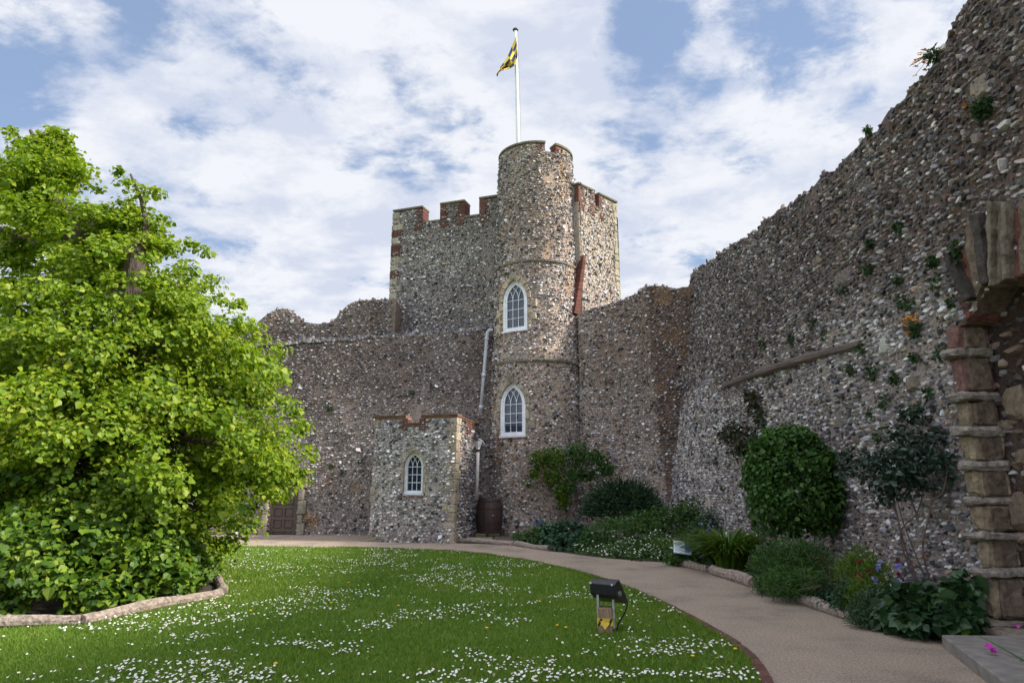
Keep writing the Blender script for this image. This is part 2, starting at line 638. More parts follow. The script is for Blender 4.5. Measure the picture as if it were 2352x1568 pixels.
M_PATH, M_LAWN = m_path(), m_lawn()
M_GRASS = m_leaf('grass_blade', [(0.060, 0.125, 0.014), (0.115, 0.215, 0.023), (0.170, 0.275, 0.036), (0.28, 0.31, 0.085)], 0.3, 0.6, 0.15, big=0.6)
M_PETAL = m_simple('daisy_petal', (0.80, 0.80, 0.78), 0.7, var=0.05, bstr=0.0)
M_EYE = m_simple('daisy_eye', (0.70, 0.45, 0.03), 0.7, var=0.1, bstr=0.0)
M_DAND = m_simple('dandelion', (0.75, 0.45, 0.01), 0.7, var=0.1, bstr=0.0)
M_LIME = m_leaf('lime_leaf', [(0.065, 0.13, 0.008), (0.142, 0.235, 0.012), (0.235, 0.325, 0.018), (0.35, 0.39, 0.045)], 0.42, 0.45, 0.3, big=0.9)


M_SHOOT_SHADED = m_leaf('lime_shoot_leaf_shaded', [(0.022, 0.058, 0.006), (0.055, 0.12, 0.010), (0.105, 0.19, 0.014), (0.24, 0.31, 0.030)], 0.32, 0.45, 0.3, big=0.9)  # deeper green of basal leaves, with the lower crown's shade put in


# ------------------------------------------------------------------ flint walling
FL_COL = np.array([(0.66, 0.635, 0.62), (0.50, 0.48, 0.485), (0.33, 0.31, 0.32), (0.17, 0.16, 0.17), (0.05, 0.048, 0.055), (0.20, 0.14, 0.10), (0.38, 0.295, 0.225)])
FL_P = np.array([0.20, 0.22, 0.18, 0.13, 0.11, 0.06, 0.10])
MORTAR = np.array((0.42, 0.315, 0.25))
STAIN_OR_SHADE = np.array((0.42, 0.355, 0.34))


def flint_colours(n, p=FL_P):
    k = rng.choice(len(FL_COL), n, p=p / p.sum())
    return np.clip(FL_COL[k] * rng.uniform(0.75, 1.25, (n, 1)) * rng.uniform(0.94, 1.06, (n, 3)), 0.01, 0.85)


def stones(mb, P, Nn, T, size, flat=0.75, height=0.35, mat=0, col=None, K=6, slant=0.0):
    """Knapped flints: an irregular ring, a smaller tilted ring above it and a flat broken face."""
    n = len(P)
    B = nrm(np.cross(Nn, T))
    ang = rng.normal(slant, 0.42, n)
    e1 = T * np.cos(ang)[:, None] + B * np.sin(ang)[:, None]
    e2 = nrm(np.cross(Nn, e1))
    a = (np.arange(K) * 2 * math.pi / K)[None] + rng.uniform(-0.35, 0.35, (n, K))
    r = rng.uniform(0.75, 1.15, (n, K)) * size[:, None] * 0.5
    x, y = np.cos(a) * r, np.sin(a) * r * flat
    h = height * size * rng.uniform(0.6, 1.3, n)
    k2 = rng.uniform(0.5, 0.8, (n, 1))
    tx, ty = rng.normal(0, 0.38, (n, 1)), rng.normal(-0.1, 0.38, (n, 1))
    xi, yi = x * k2, y * k2
    hi = np.maximum(h[:, None] + tx * xi + ty * yi, 0.08 * size[:, None])
    def pos(x, y, h):
        return P[:, None] + x[..., None] * e1[:, None] + y[..., None] * e2[:, None] + h[..., None] * Nn[:, None]
    V = np.concatenate([pos(x, y, np.full((n, K), -0.012)), pos(xi, yi, hi)], 1).reshape(-1, 3)
    base = (np.arange(n) * 2 * K)[:, None]
    quads = np.concatenate([base + np.array([k, (k + 1) % K, K + (k + 1) % K, K + k])[None] for k in range(K)], 1).reshape(-1, 4)
    caps = base + np.arange(K, 2 * K)[None]
    # white cortex round a dark core, or the other way about
    kind = rng.random(n)
    ci = col.copy()
    ci[kind < 0.30] = np.array((0.075, 0.07, 0.078)) * rng.uniform(0.6, 2.6, (int((kind < 0.30).sum()), 1)) * (col[kind < 0.30].mean(1, keepdims=True) / 0.4 + 0.5)
    w_ = (kind > 0.80)
    ci[w_] = np.clip(col[w_] * 1.5 + 0.12 * col[w_].mean(1, keepdims=True) / 0.4, 0, 0.8)
    C = np.concatenate([np.repeat(col[:, None], K, 1), np.repeat(ci[:, None], K, 1)], 1).reshape(-1, 3)
    mb.add(V, quads, mat, C)
    mb.v[-1] = V
    mb.l.append((caps + mb.n - len(V)).ravel())
    mb.t.append(np.full(n, K))
    mb.m.append(np.full(n, mat))
    return


def flint(mb, Pf, u0, u1, zb, zt, sgn=1, du=0.14, dz=0.14, pitch=(0.128, 0.112), holes=(), stain_or_shade=None, thick=0.5, su=None, sz=None,
          size=0.118, mortar=MORTAR, rough=0.03, fp=FL_P, topstones=1.0, skip=0.03, height=0.36, flat=0.74, bare=0.70, K=6, slant=0.0, var=0.25, big=0.015, rust=None):
    """A flint wall over u (along) and z; material 0 = mortar, 1 = flint."""
    nu = max(2, int((u1 - u0) / du))
    us = np.linspace(u0, u1, nu + 1)
    tops = zt(us)
    nz = max(2, int((tops.max() - zb) / dz))
    U = np.repeat(us, nz + 1)
    J = np.tile(np.arange(nz + 1) / nz, nu + 1)
    Z = zb + (np.repeat(tops, nz + 1) - zb) * J

    def surf(u, z):
        p = Pf(u, z)
        e = 1e-3
        n = nrm(np.cross(Pf(u + e, z) - p, Pf(u, z + e) - p)) * sgn
        return p, n

    def disp(p):
        return (fbm(p, 1.1, 4) - 0.5) * 4.0 * rough
    P, Nn = surf(U, Z)
    F = P + Nn * disp(P)[:, None]
    st = stain_or_shade(P) if stain_or_shade is not None else np.zeros(len(P))
    tone = 0.75 + 0.5 * fbm(P, 2.3, 3)
    C = mortar * tone[:, None]
    C = C * (1 - st[:, None]) + C * STAIN_OR_SHADE * st[:, None]
    if rust is not None:
        ru = rust(P)[:, None]
        C = C * (1 - ru) + np.array((0.34, 0.19, 0.075)) * ru
    back = P - Nn * thick
    idx = np.arange((nu + 1) * (nz + 1)).reshape(nu + 1, nz + 1)
    q = np.stack([idx[:-1, :-1], idx[1:, :-1], idx[1:, 1:], idx[:-1, 1:]], -1).reshape(-1, 4)
    cen = F[q].mean(1)
    keep = np.ones(len(q), bool)
    for h in holes:
        keep &= ~h(cen)
    q = q[keep]
    if sgn < 0:
        q = q[:, ::-1]
    mb.add(F, q, 0, C)
    # top cap, ends and back
    off = len(F)
    ti = idx[:, -1]
    cap_v = np.concatenate([F[ti], back[ti], back[idx[:, 0]]])
    n1 = nu + 1
    a = np.arange(nu)
    f = np.concatenate([np.stack([a, a + 1, n1 + a + 1, n1 + a], -1), np.stack([n1 + a, n1 + a + 1, 2 * n1 + a + 1, 2 * n1 + a], -1)])
    mb.add(cap_v, f if sgn > 0 else f[:, ::-1], 0, np.concatenate([C[ti]] * 3))
    for e in (0, nu):
        ev = np.concatenate([F[idx[e]], back[idx[e]]])
        m = nz + 1
        b = np.arange(nz)
        mb.add(ev, np.stack([b, b + 1, m + b + 1, m + b], -1), 0, np.concatenate([C[idx[e]]] * 2))
    # flints, laid in rough courses
    a0, a1 = su if su else (u0, u1)
    b0, b1 = sz if sz else (zb, tops.max())
    rows = int((b1 - b0) / pitch[1])
    PU, PZ = [], []
    for r_ in range(rows):
        k = int((a1 - a0) / pitch[0])
        uu = a0 + (np.arange(k) + 0.5 + (0.5 if r_ % 2 else 0) * 0.9) * pitch[0] + rng.normal(0, 0.22, k) * pitch[0]
        zz = b0 + (r_ + 0.5) * pitch[1] + rng.normal(0, 0.16, k) * pitch[1]
        PU.append(uu)
        PZ.append(zz)
    u, z = np.concatenate(PU), np.concatenate(PZ)
    ok = (u > a0) & (u < a1) & (z < zt(u) - 0.01) & (rng.random(len(u)) > skip)
    u, z = u[ok], z[ok]
    p, n = surf(u, z)
    ok = np.ones(len(p), bool)
    for h in holes:
        ok &= ~h(p)
    # bare patches of mortar
    ok &= (fbm(p, 1.7, 3) < bare) | (rng.random(len(p)) < 0.45)
    p, n, u, z = p[ok], n[ok], u[ok], z[ok]
    p = p + n * disp(p)[:, None]
    T = nrm(Pf(u + 1e-3, z) - Pf(u, z))
    col = flint_colours(len(p), fp)
    s = stain_or_shade(p) if stain_or_shade is not None else np.zeros(len(p))
    s = np.clip(s * rng.uniform(0.45, 1.25, len(p)), 0, 1)[:, None]
    col = col * (1 - s) + col * STAIN_OR_SHADE * s
    if rust is not None:
        ru = rust(p)[:, None] * (rng.random((len(p), 1)) < 0.5)
        col = col * (1 - ru) + np.array((0.36, 0.20, 0.08)) * ru
    sz_ = size * np.exp(rng.normal(0, var, len(p)))
    sz_[rng.random(len(p)) < big] *= 1.5
    stones(mb, p, n, T, sz_, flat, height, 1, col, K, slant)
    # loose broken stones along the top
    if topstones:
        k = int((a1 - a0) * 16 * topstones)
        u = rng.uniform(a0, a1, k)
        z = zt(u)
        p, n = surf(u, z)
        w = rng.random(k)[:, None]
        p = p - n * w * min(thick, 0.5)
        nn = nrm(np.array([0, 0, 1.0]) + n * rng.normal(0.1, 0.4, (k, 1)) + rng.normal(0, 0.25, (k, 3)))
        T = nrm(np.cross(nn, rng.normal(0, 1, (k, 3))))
        col = flint_colours(k, fp)
        s = np.clip(stain_or_shade(p) if stain_or_shade is not None else np.zeros(k), 0, 1)[:, None]
        stones(mb, p - nn * 0.02, nn, T, size * rng.uniform(0.8, 1.9, k), 0.8, 0.6, 1, col * (1 - s) + col * STAIN_OR_SHADE * s)


def brick_stack(mb, F, x0, x1, z0, z1, y0, y1, tooth=0.07, side=0, h=0.072, both=False):
    """Courses of brick; every other course is longer on one side (side -1, 1) or both (0)."""
    z, k = z0, 0
    while z < z1 - 0.02:
        e = tooth if k % 2 else 0.0
        a = x0 - (e if side <= 0 and tooth else 0)
        b = x1 + (e if side >= 0 and tooth else 0)
        zz = min(z + h - 0.012, z1)
        base = np.array((0.145, 0.064, 0.05)) * rng.uniform(0.65, 1.25) * rng.uniform(0.93, 1.07, 3)
        if rng.random() < 0.12:
            base = np.array((0.12, 0.06, 0.05))
        mid = a + (b - a) * rng.uniform(0.4, 0.6)
        if b - a > 0.2:
            mb.box(a, mid - 0.004, y0, y1, z, zz, F, 0, base, 0.003)
            mb.box(mid + 0.004, b, y0, y1, z, zz, F, 0, base * rng.uniform(0.8, 1.2), 0.003)
        else:
            mb.box(a, b, y0, y1, z, zz, F, 0, base, 0.003)
        z += h
        k += 1
    mb.box(x0 + 0.012, x1 - 0.012, y0 + 0.012, y1 - 0.012, z0, z1 - 0.004, F, 0, np.array((0.30, 0.25, 0.21)))


def ashlar_col(warm=0.5):
    a = np.array((0.36, 0.32, 0.25)) * (1 - warm) + np.array((0.50, 0.41, 0.29)) * warm
    return a * rng.uniform(0.78, 1.15) * rng.uniform(0.96, 1.04, 3)


# ------------------------------------------------------------------ gothic windows
def gothic(w, s, inset, Rr, bottom):
    """Outline points of a pointed opening, from bottom left over the apex to bottom right."""
    cx = w / 2 - Rr
    r = Rr - inset
    half = w / 2 - inset
    apex = math.sqrt(max(r * r - cx * cx, 1e-6))
    a1 = math.atan2(apex, -cx)
    n = 10
    right = [(cx + r * math.cos(a), s + r * math.sin(a)) for a in np.linspace(0, a1, n)]
    left = [(-x, z) for x, z in right]
    return [(-half, bottom)] + left + right[::-1][1:] + [(half, bottom)]


def gothic_inside(x, z, w, s, inset, Rr, bottom):
    cx = w / 2 - Rr
    r = Rr - inset
    ax = np.abs(x)
    low = (z >= bottom) & (z <= s) & (ax <= w / 2 - inset)
    up = (z > s) & ((ax - cx) ** 2 + (z - s) ** 2 <= r * r)
    return low | up


def window(parent, F, w, h, sag, depth, label=None, warm=0.5, keystone=False):
    rise = 0.72 * w
    Rr = rise * rise / w + w / 4
    s = h - rise
    fw = 0.145 * w
    outer, inner = gothic(w, s, 0, Rr, 0.0), gothic(w, s, fw, Rr, fw * 0.85)
    mid = gothic(w, s, fw * 0.55, Rr, fw * 0.5)
    y0, y1 = depth, depth + 0.05
    mb = MB()
    n = len(outer)
    ring = []
    for pts, y in ((outer, y0 - 0.12), (outer, y1), (mid, y1), (mid, y1 - 0.022), (inner, y1 - 0.022), (inner, y0 - 0.05)):
        ring.append(F(np.array([(x, y, z) for x, z in pts])))
    V = np.concatenate(ring)
    f = []
    for a in range(len(ring) - 1):
        for i in range(n):
            j = (i + 1) % n
            f.append((a * n + i, (a + 1) * n + i, (a + 1) * n + j, a * n + j))
    mb.add(V, f)
    mb.box(-w / 2 - 0.035, w / 2 + 0.035, y0 - 0.1, y1 + 0.045, -0.055, 0.012, F)
    win = mb.build('window', M_WHITE, parent)
    if label:
        win['label'] = label
    # glazing bars
    tb = MB()
    half = w / 2 - fw
    r = Rr - fw
    yb = y0 + 0.0
    br = 0.0125 * (w / 0.8) ** 0.5
    def bar(pts):
        tb.tube(F(np.array([(x, yb, z) for x, z in pts])), br, 4)
    zb = fw * 0.85
    for m in (-half / 3, half / 3):
        bar([(m, zb), (m, s)])
        for sg in (-1, 1):
            x0 = m
            cx = x0 + sg * r
            pts = []
            for a in np.linspace(0, R(85), 26):
                x, z = cx - sg * r * math.cos(a), s + r * math.sin(a)
                if not gothic_inside(np.array(x), np.array(z), w, s, fw, Rr, zb):
                    break
                pts.append((x, z))
            if len(pts) > 1:
                bar(pts)
    for k in range(3):
        z = zb + (s - zb) * (k + 1) / 3
        bar([(-half, z), (half, z)])
    tb.build('glazing_tracery', M_WHITE, win)
    gb = MB()
    pts = gothic(w, s, fw * 0.8, Rr, fw * 0.6)
    gv = np.array([(x, yb - 0.02, z) for x, z in pts])
    gb.add(F(gv), [tuple(range(len(pts)))[::-1]])
    gb.build('glass', M_GLASS, win)
    # dressed stone surround
    sb = MB()
    z, k = -0.02, 0
    while z < s - 0.05:
        hh = min(rng.uniform(0.2, 0.34), s - z)
        for sg in (-1, 1):
            bw = (0.17 if (k + (sg > 0)) % 2 else 0.30) * rng.uniform(0.85, 1.15) * min(1, w)
            xa, xb = sorted((sg * (w / 2 + 0.004), sg * (w / 2 + bw)))
            ys = sag(abs(xa + xb) / 2)
            sb.rock(xa, xb, ys - 0.22, ys + 0.03, z + 0.006, z + hh - 0.006, F, 0, ashlar_col(warm), 0.012, 0.005)
        z += hh
        k += 1
    cxx = w / 2 - Rr
    a1 = math.acos(min(1, -cxx / Rr))
    na = 4
    for sg in (-1, 1):
        for i in range(na):
            aa, ab = a1 * i / na, a1 * (i + 1) / na
            rb = Rr + rng.uniform(0.15, 0.21) * min(1, w)
            P4 = []
            for (a, rr) in ((aa + 0.008, Rr + 0.004), (ab - 0.008, Rr + 0.004), (ab - 0.008, rb), (aa + 0.008, rb)):
                P4.append((sg * max(cxx + rr * math.cos(a), 0.002), s + rr * math.sin(a)))
            ys = sag(abs(np.mean([p[0] for p in P4])))
            v = np.array([(x, ys + d, z) for d in (0.03, -0.2) for x, z in P4])
            f = [(0, 1, 2, 3), (7, 6, 5, 4)] + [(j, 4 + j, 4 + (j + 1) % 4, (j + 1) % 4) for j in range(4)]
            if sg < 0:
                f = [q[::-1] for q in f]
            sb.add(F(v), f, 0, ashlar_col(warm))
    top = s + math.sqrt(Rr * Rr - cxx * cxx)
    kw = 0.1 * w + 0.03
    sb.rock(-kw, kw, sag(0) - 0.15, sag(0) + 0.045, top + 0.02, top + 0.26 * min(1, w), F, 0, ashlar_col(warm * 0.4) * (0.5 if keystone else 0.9), 0.01, 0.005)
    # sill course of thin flat tiles under the timber sill
    x = -w / 2 - 0.08
    while x < w / 2 + 0.06:
        l = rng.uniform(0.12, 0.26)
        xe = min(x + l, w / 2 + 0.1)
        ys = sag(abs(x + xe) / 2)
        sb.rock(x, xe - 0.01, ys - 0.2, ys + 0.06, -0.125, -0.06, F, 0, np.array((0.22, 0.15, 0.125)) * rng.uniform(0.8, 1.3), 0.01, 0.006)
        x = xe
    sb.build('stone_surround', M_ASHLAR, win)
    hole = lambda p, F=F, w=w, s=s, Rr=Rr: (lambda q: gothic_inside(q[:, 0], q[:, 2], w, s, -0.07, Rr, -0.10) & (np.abs(q[:, 1]) < 0.6))(F.inv(p))
    return win, hole


def win_hole(F, w, h):
    rise = 0.72 * w
    Rr = rise * rise / w + w / 4
    s = h - rise
    return lambda p: (lambda q: gothic_inside(q[:, 0], q[:, 2], w, s, -0.06, Rr, -0.10) & (np.abs(q[:, 1]) < 0.6))(F.inv(p))


# ------------------------------------------------------------------ ground
def catmull(pts, n=12):
    P = np.asarray(pts, float)
    P = np.concatenate([[2 * P[0] - P[1]], P, [2 * P[-1] - P[-2]]])
    out = []
    for i in range(1, len(P) - 2):
        for t in np.linspace(0, 1, n, endpoint=False):
            out.append(0.5 * (2 * P[i] + (P[i + 1] - P[i - 1]) * t + (2 * P[i - 1] - 5 * P[i] + 4 * P[i + 1] - P[i + 2]) * t ** 2 + (3 * P[i] - P[i - 1] - 3 * P[i + 1] + P[i + 2]) * t ** 3))
    out.append(P[-2])
    return np.array(out)


def sheet(name, pts, z, m):
    mb = MB()
    mb.add(np.array([(x, y, z) for x, y in pts]), [tuple(range(len(pts)))])
    o = mb.build(name, m)
    bme = o.data
    if bme.polygons[0].normal.z < 0:
        bme.flip_normals()
    tag(o, kind='structure')
    return o


sheet('ground', [(-900, -900), (900, -900), (900, 900), (-900, 900)], -0.03, M_LAWN)
sheet('path', [(-26, -7), (7.5, -7), (7.5, 24.6), (-26, 24.6)], 0.0, M_PATH)
lawn_edge = catmull([(-26, 20.3), (-15, 20.0), (-8.4, 19.55), (-5.6, 19.24), (-3.6, 18.7), (-1.95, 18.05), (-0.7, 17.15), (0.25, 15.75), (1.05, 14.1), (1.57, 12.6),
                     (1.95, 10.9), (2.15, 9.3), (2.24, 8.2), (2.25, 7.19), (2.07, 6.16), (1.75, 5.0), (1.3, 3.9), (0.6, 2.6), (-0.6, 1.2), (-2, 0.2), (-4, -1.0)], 8)
LAWN_POLY = np.concatenate([lawn_edge[:, :2], [(-26, -1.0)]])
sheet('lawn', LAWN_POLY, 0.012, M_LAWN)


def in_poly(x, y, poly):
    ins = np.zeros(len(x), bool)
    j = len(poly) - 1
    for i in range(len(poly)):
        xi, yi, xj, yj = *poly[i], *poly[j]
        c = ((yi > y) != (yj > y)) & (x < (xj - xi) * (y - yi) / (yj - yi + 1e-12) + xi)
        ins ^= c
        j = i
    return ins


# brick edging between lawn and path
def kerb():
    mb = MB()
    e = lawn_edge
    d = np.concatenate([[0], np.cumsum(np.linalg.norm(np.diff(e, axis=0), axis=1))])
    tot = d[-1]
    s0 = d[np.argmin(np.linalg.norm(e - np.array((-3.6, 18.7)), axis=1))]
    s = s0
    while s < tot - 0.3:
        l = 0.215
        p = [np.array([np.interp(q, d, e[:, 0]), np.interp(q, d, e[:, 1]), 0]) for q in (s, s + l)]
        F = frame(p[0], p[1] - p[0])
        c = np.array((0.115, 0.052, 0.045)) * rng.uniform(0.7, 1.3) * rng.uniform(0.95, 1.05, 3)
        mb.box(0.004, np.linalg.norm(p[1] - p[0]) - 0.004, -0.105, 0.012, -0.01, 0.022 + rng.uniform(-0.004, 0.004), F, 0, c, 0.004)
        s += l
    o = mb.build('kerb', M_BRICK)
    tag(o, kind='structure')


kerb()


# ------------------------------------------------------------------ big right-hand curtain wall with the ruined arch
def XW(Y, z):
    return 5.35 + sstep(11, 22, Y) * (-0.62 + 0.165 * z)


def hit_right(x, y):
    r = ray(x, y)
    z, Y = 4.0, 12.0
    for _ in range(40):
        X = XW(np.array(Y), np.array(z))
        t = float(X) / r[0]
        Y, z = t * r[1], EYE + t * r[2]
    return Y, z


top_px = [(1572, 668), (1580, 640), (1590, 626), (1622, 602), (1640, 590), (1660, 572), (1690, 560), (1716, 540), (1740, 525), (1770, 497), (1800, 478), (1816, 460), (1835, 452), (1870, 428), (1890, 405), (1920, 385),
          (1950, 355), (1975, 330), (2000, 308), (2030, 272), (2060, 243), (2082, 220), (2090, 196), (2120, 172), (2140, 150), (2158, 118), (2178, 92), (2190, 50), (2212, 14), (2235, -20), (2290, -90), (2352, -180)]
TP = np.array(sorted([hit_right(*p) for p in top_px]))


def top_right(u):
    u = np.asarray(u, float)
    z = np.interp(u, TP[:, 0], TP[:, 1])
    z = np.where(u < TP[0, 0], TP[0, 1] + (TP[0, 0] - u) * 0.35, z)  # unseen stretch nearer the camera, raised to shade the foreground lawn
    return np.minimum(z, 9.2) + (fbm(np.stack([u * 3.1, u * 0, u * 0], -1), 1.0, 3) - 0.5) * 0.35


def pw(x, y):
    """(Y, z) of a point on the plane of the wall face beside the arch."""
    p = on_plane(x, y, (5.35, 0, 0), np.array([1.0, 0, 0]))
    return float(p[1]), float(p[2])


ARCH_Y1 = 7.98                       # far jamb
ARCH_Y0 = 4.4
ARCH_PX = [(2228, 740), (2248, 692), (2268, 656), (2300, 642), (2352, 628), (2420, 618)]
ARCH_C = sorted([pw(*p) for p in ARCH_PX])
ARCH_S = ARCH_C[-1][1]


def arch_top(Y):
    c = np.array(ARCH_C)
    z = np.interp(Y, c[:, 0], c[:, 1])
    return np.where(Y < c[0, 0], c[0, 1] - 0.25 * (c[0, 0] - Y) ** 2, z)


def in_arch(Y, z, grow=0.0):
    return (Y < ARCH_Y1 + grow) & (Y > ARCH_Y0 - grow) & (z < arch_top(Y) + grow)


def stain_right(p):
    n = fbm(p, 0.55, 4)
    n2 = fbm(p + 9.0, 1.6, 3)
    # the exposed upper masonry is weathered brown down to a wandering line
    line = 3.9 + (n - 0.5) * 2.2
    s = sstep(-0.5, 0.9, p[:, 2] - line) * (0.78 + 0.6 * (n2 - 0.4))
    # pale repair mortar low down towards the corner
    pale = sstep(15.0, 18.5, p[:, 1] + (n - 0.5) * 4) * sstep(4.6, 3.2, p[:, 2] + (n2 - 0.5) * 2)
    return np.clip(s + 0.35 * sstep(0.55, 0.72, n2), 0, 1) * (1 - pale) - 0.55 * pale


def right_wall():
    mb = MB()
    Pf = lambda u, z: np.stack([XW(u, z), u, z], -1)
    flint(mb, Pf, -4.0, 22.6, -0.05, top_right, sgn=-1, du=0.13, dz=0.13, pitch=(0.078, 0.066), holes=[lambda p: in_arch(p[:, 1], p[:, 2], 0.05)],
          stain_or_shade=stain_right, thick=1.4, su=(5.4, 22.5), size=0.077, topstones=1.6, rough=0.04, skip=0.03, height=0.34, flat=0.62, K=8, slant=0.3, bare=0.70, var=0.27, big=0.004, mortar=np.array((0.37, 0.305, 0.27)), fp=np.array([0.15, 0.2, 0.2, 0.16, 0.15, 0.07, 0.07]))
    for (x, y, w_, h_, c) in ((1606, 960, 0.34, 0.30, (0.33, 0.26, 0.18)), (1936, 640, 0.5, 0.3, (0.20, 0.165, 0.145)), (1640, 1010, 0.3, 0.2, (0.3, 0.24, 0.18)), (2098, 880, 0.3, 0.24, (0.24, 0.2, 0.16)), (2035, 790, 0.26, 0.3, (0.5, 0.47, 0.42)), (1880, 600, 0.3, 0.2, (0.25, 0.2, 0.16)),
                              (2255, 205, 0.3, 0.3, (0.3, 0.25, 0.2)), (1750, 700, 0.25, 0.2, (0.26, 0.2, 0.16)), (1705, 830, 0.3, 0.18, (0.22, 0.18, 0.15))):
        Y, z = hit_right(x, y)
        Fq = frame((float(XW(np.array(Y), np.array(z))), Y, z), (0, -1, 0.05), (-1, 0, 0))
        mb.rock(-w_ / 2, w_ / 2, -0.2, 0.055, -h_ / 2, h_ / 2, Fq, 2, np.array(c), 0.05, 0.02)
    o = mb.build('curtain_wall', [M_MORTAR, M_FLINT, M_ASHLAR])
    tag(o, 'tall ruined flint wall with stepped broken top, flower bed along its foot', 'wall')
    return o


right_wall()

# timber beam let into the wall
ya, za = hit_right(1668, 886)
yb, zb_ = hit_right(1982, 790)
mb = MB()
pts = [np.array([XW(np.array(ya + (yb - ya) * t), np.array(za + (zb_ - za) * t)) - 0.035, ya + (yb - ya) * t, za + (zb_ - za) * t + 0.05 * math.sin(t * 3.1) * (1 if t < 0.9 else 0.6)]) for t in np.linspace(0, 1, 14)]
mb.tube(pts, 0.075 * np.array([0.7] + [1 + 0.15 * math.sin(i * 1.7) for i in range(12)] + [0.8]), 7, rough=0.12)
tag(mb.build('timber_beam', m_simple('old_timber', (0.125, 0.09, 0.078), 0.9, var=0.45, nscale=12, bstr=0.8, stretch=(4, 0.6, 4))), 'long weathered timber let into the flint wall like a sloping rail', 'beam')


ERODE = bpy.data.textures.new('erosion', 'CLOUDS')
ERODE.noise_scale = 0.16
ERODE.noise_depth = 4


def erode(o, amount=0.05, bevel=0.0):
    if bevel:
        b = o.modifiers.new('worn', 'BEVEL')
        b.width = bevel
        b.segments = 2
    d = o.modifiers.new('divide', 'SUBSURF')
    d.subdivision_type = 'SIMPLE'
    d.levels = d.render_levels = 4
    e = o.modifiers.new('erode', 'DISPLACE')
    e.texture = ERODE
    e.texture_coords = 'GLOBAL'
    e.strength = amount
    e.mid_level = 0.5
    return o


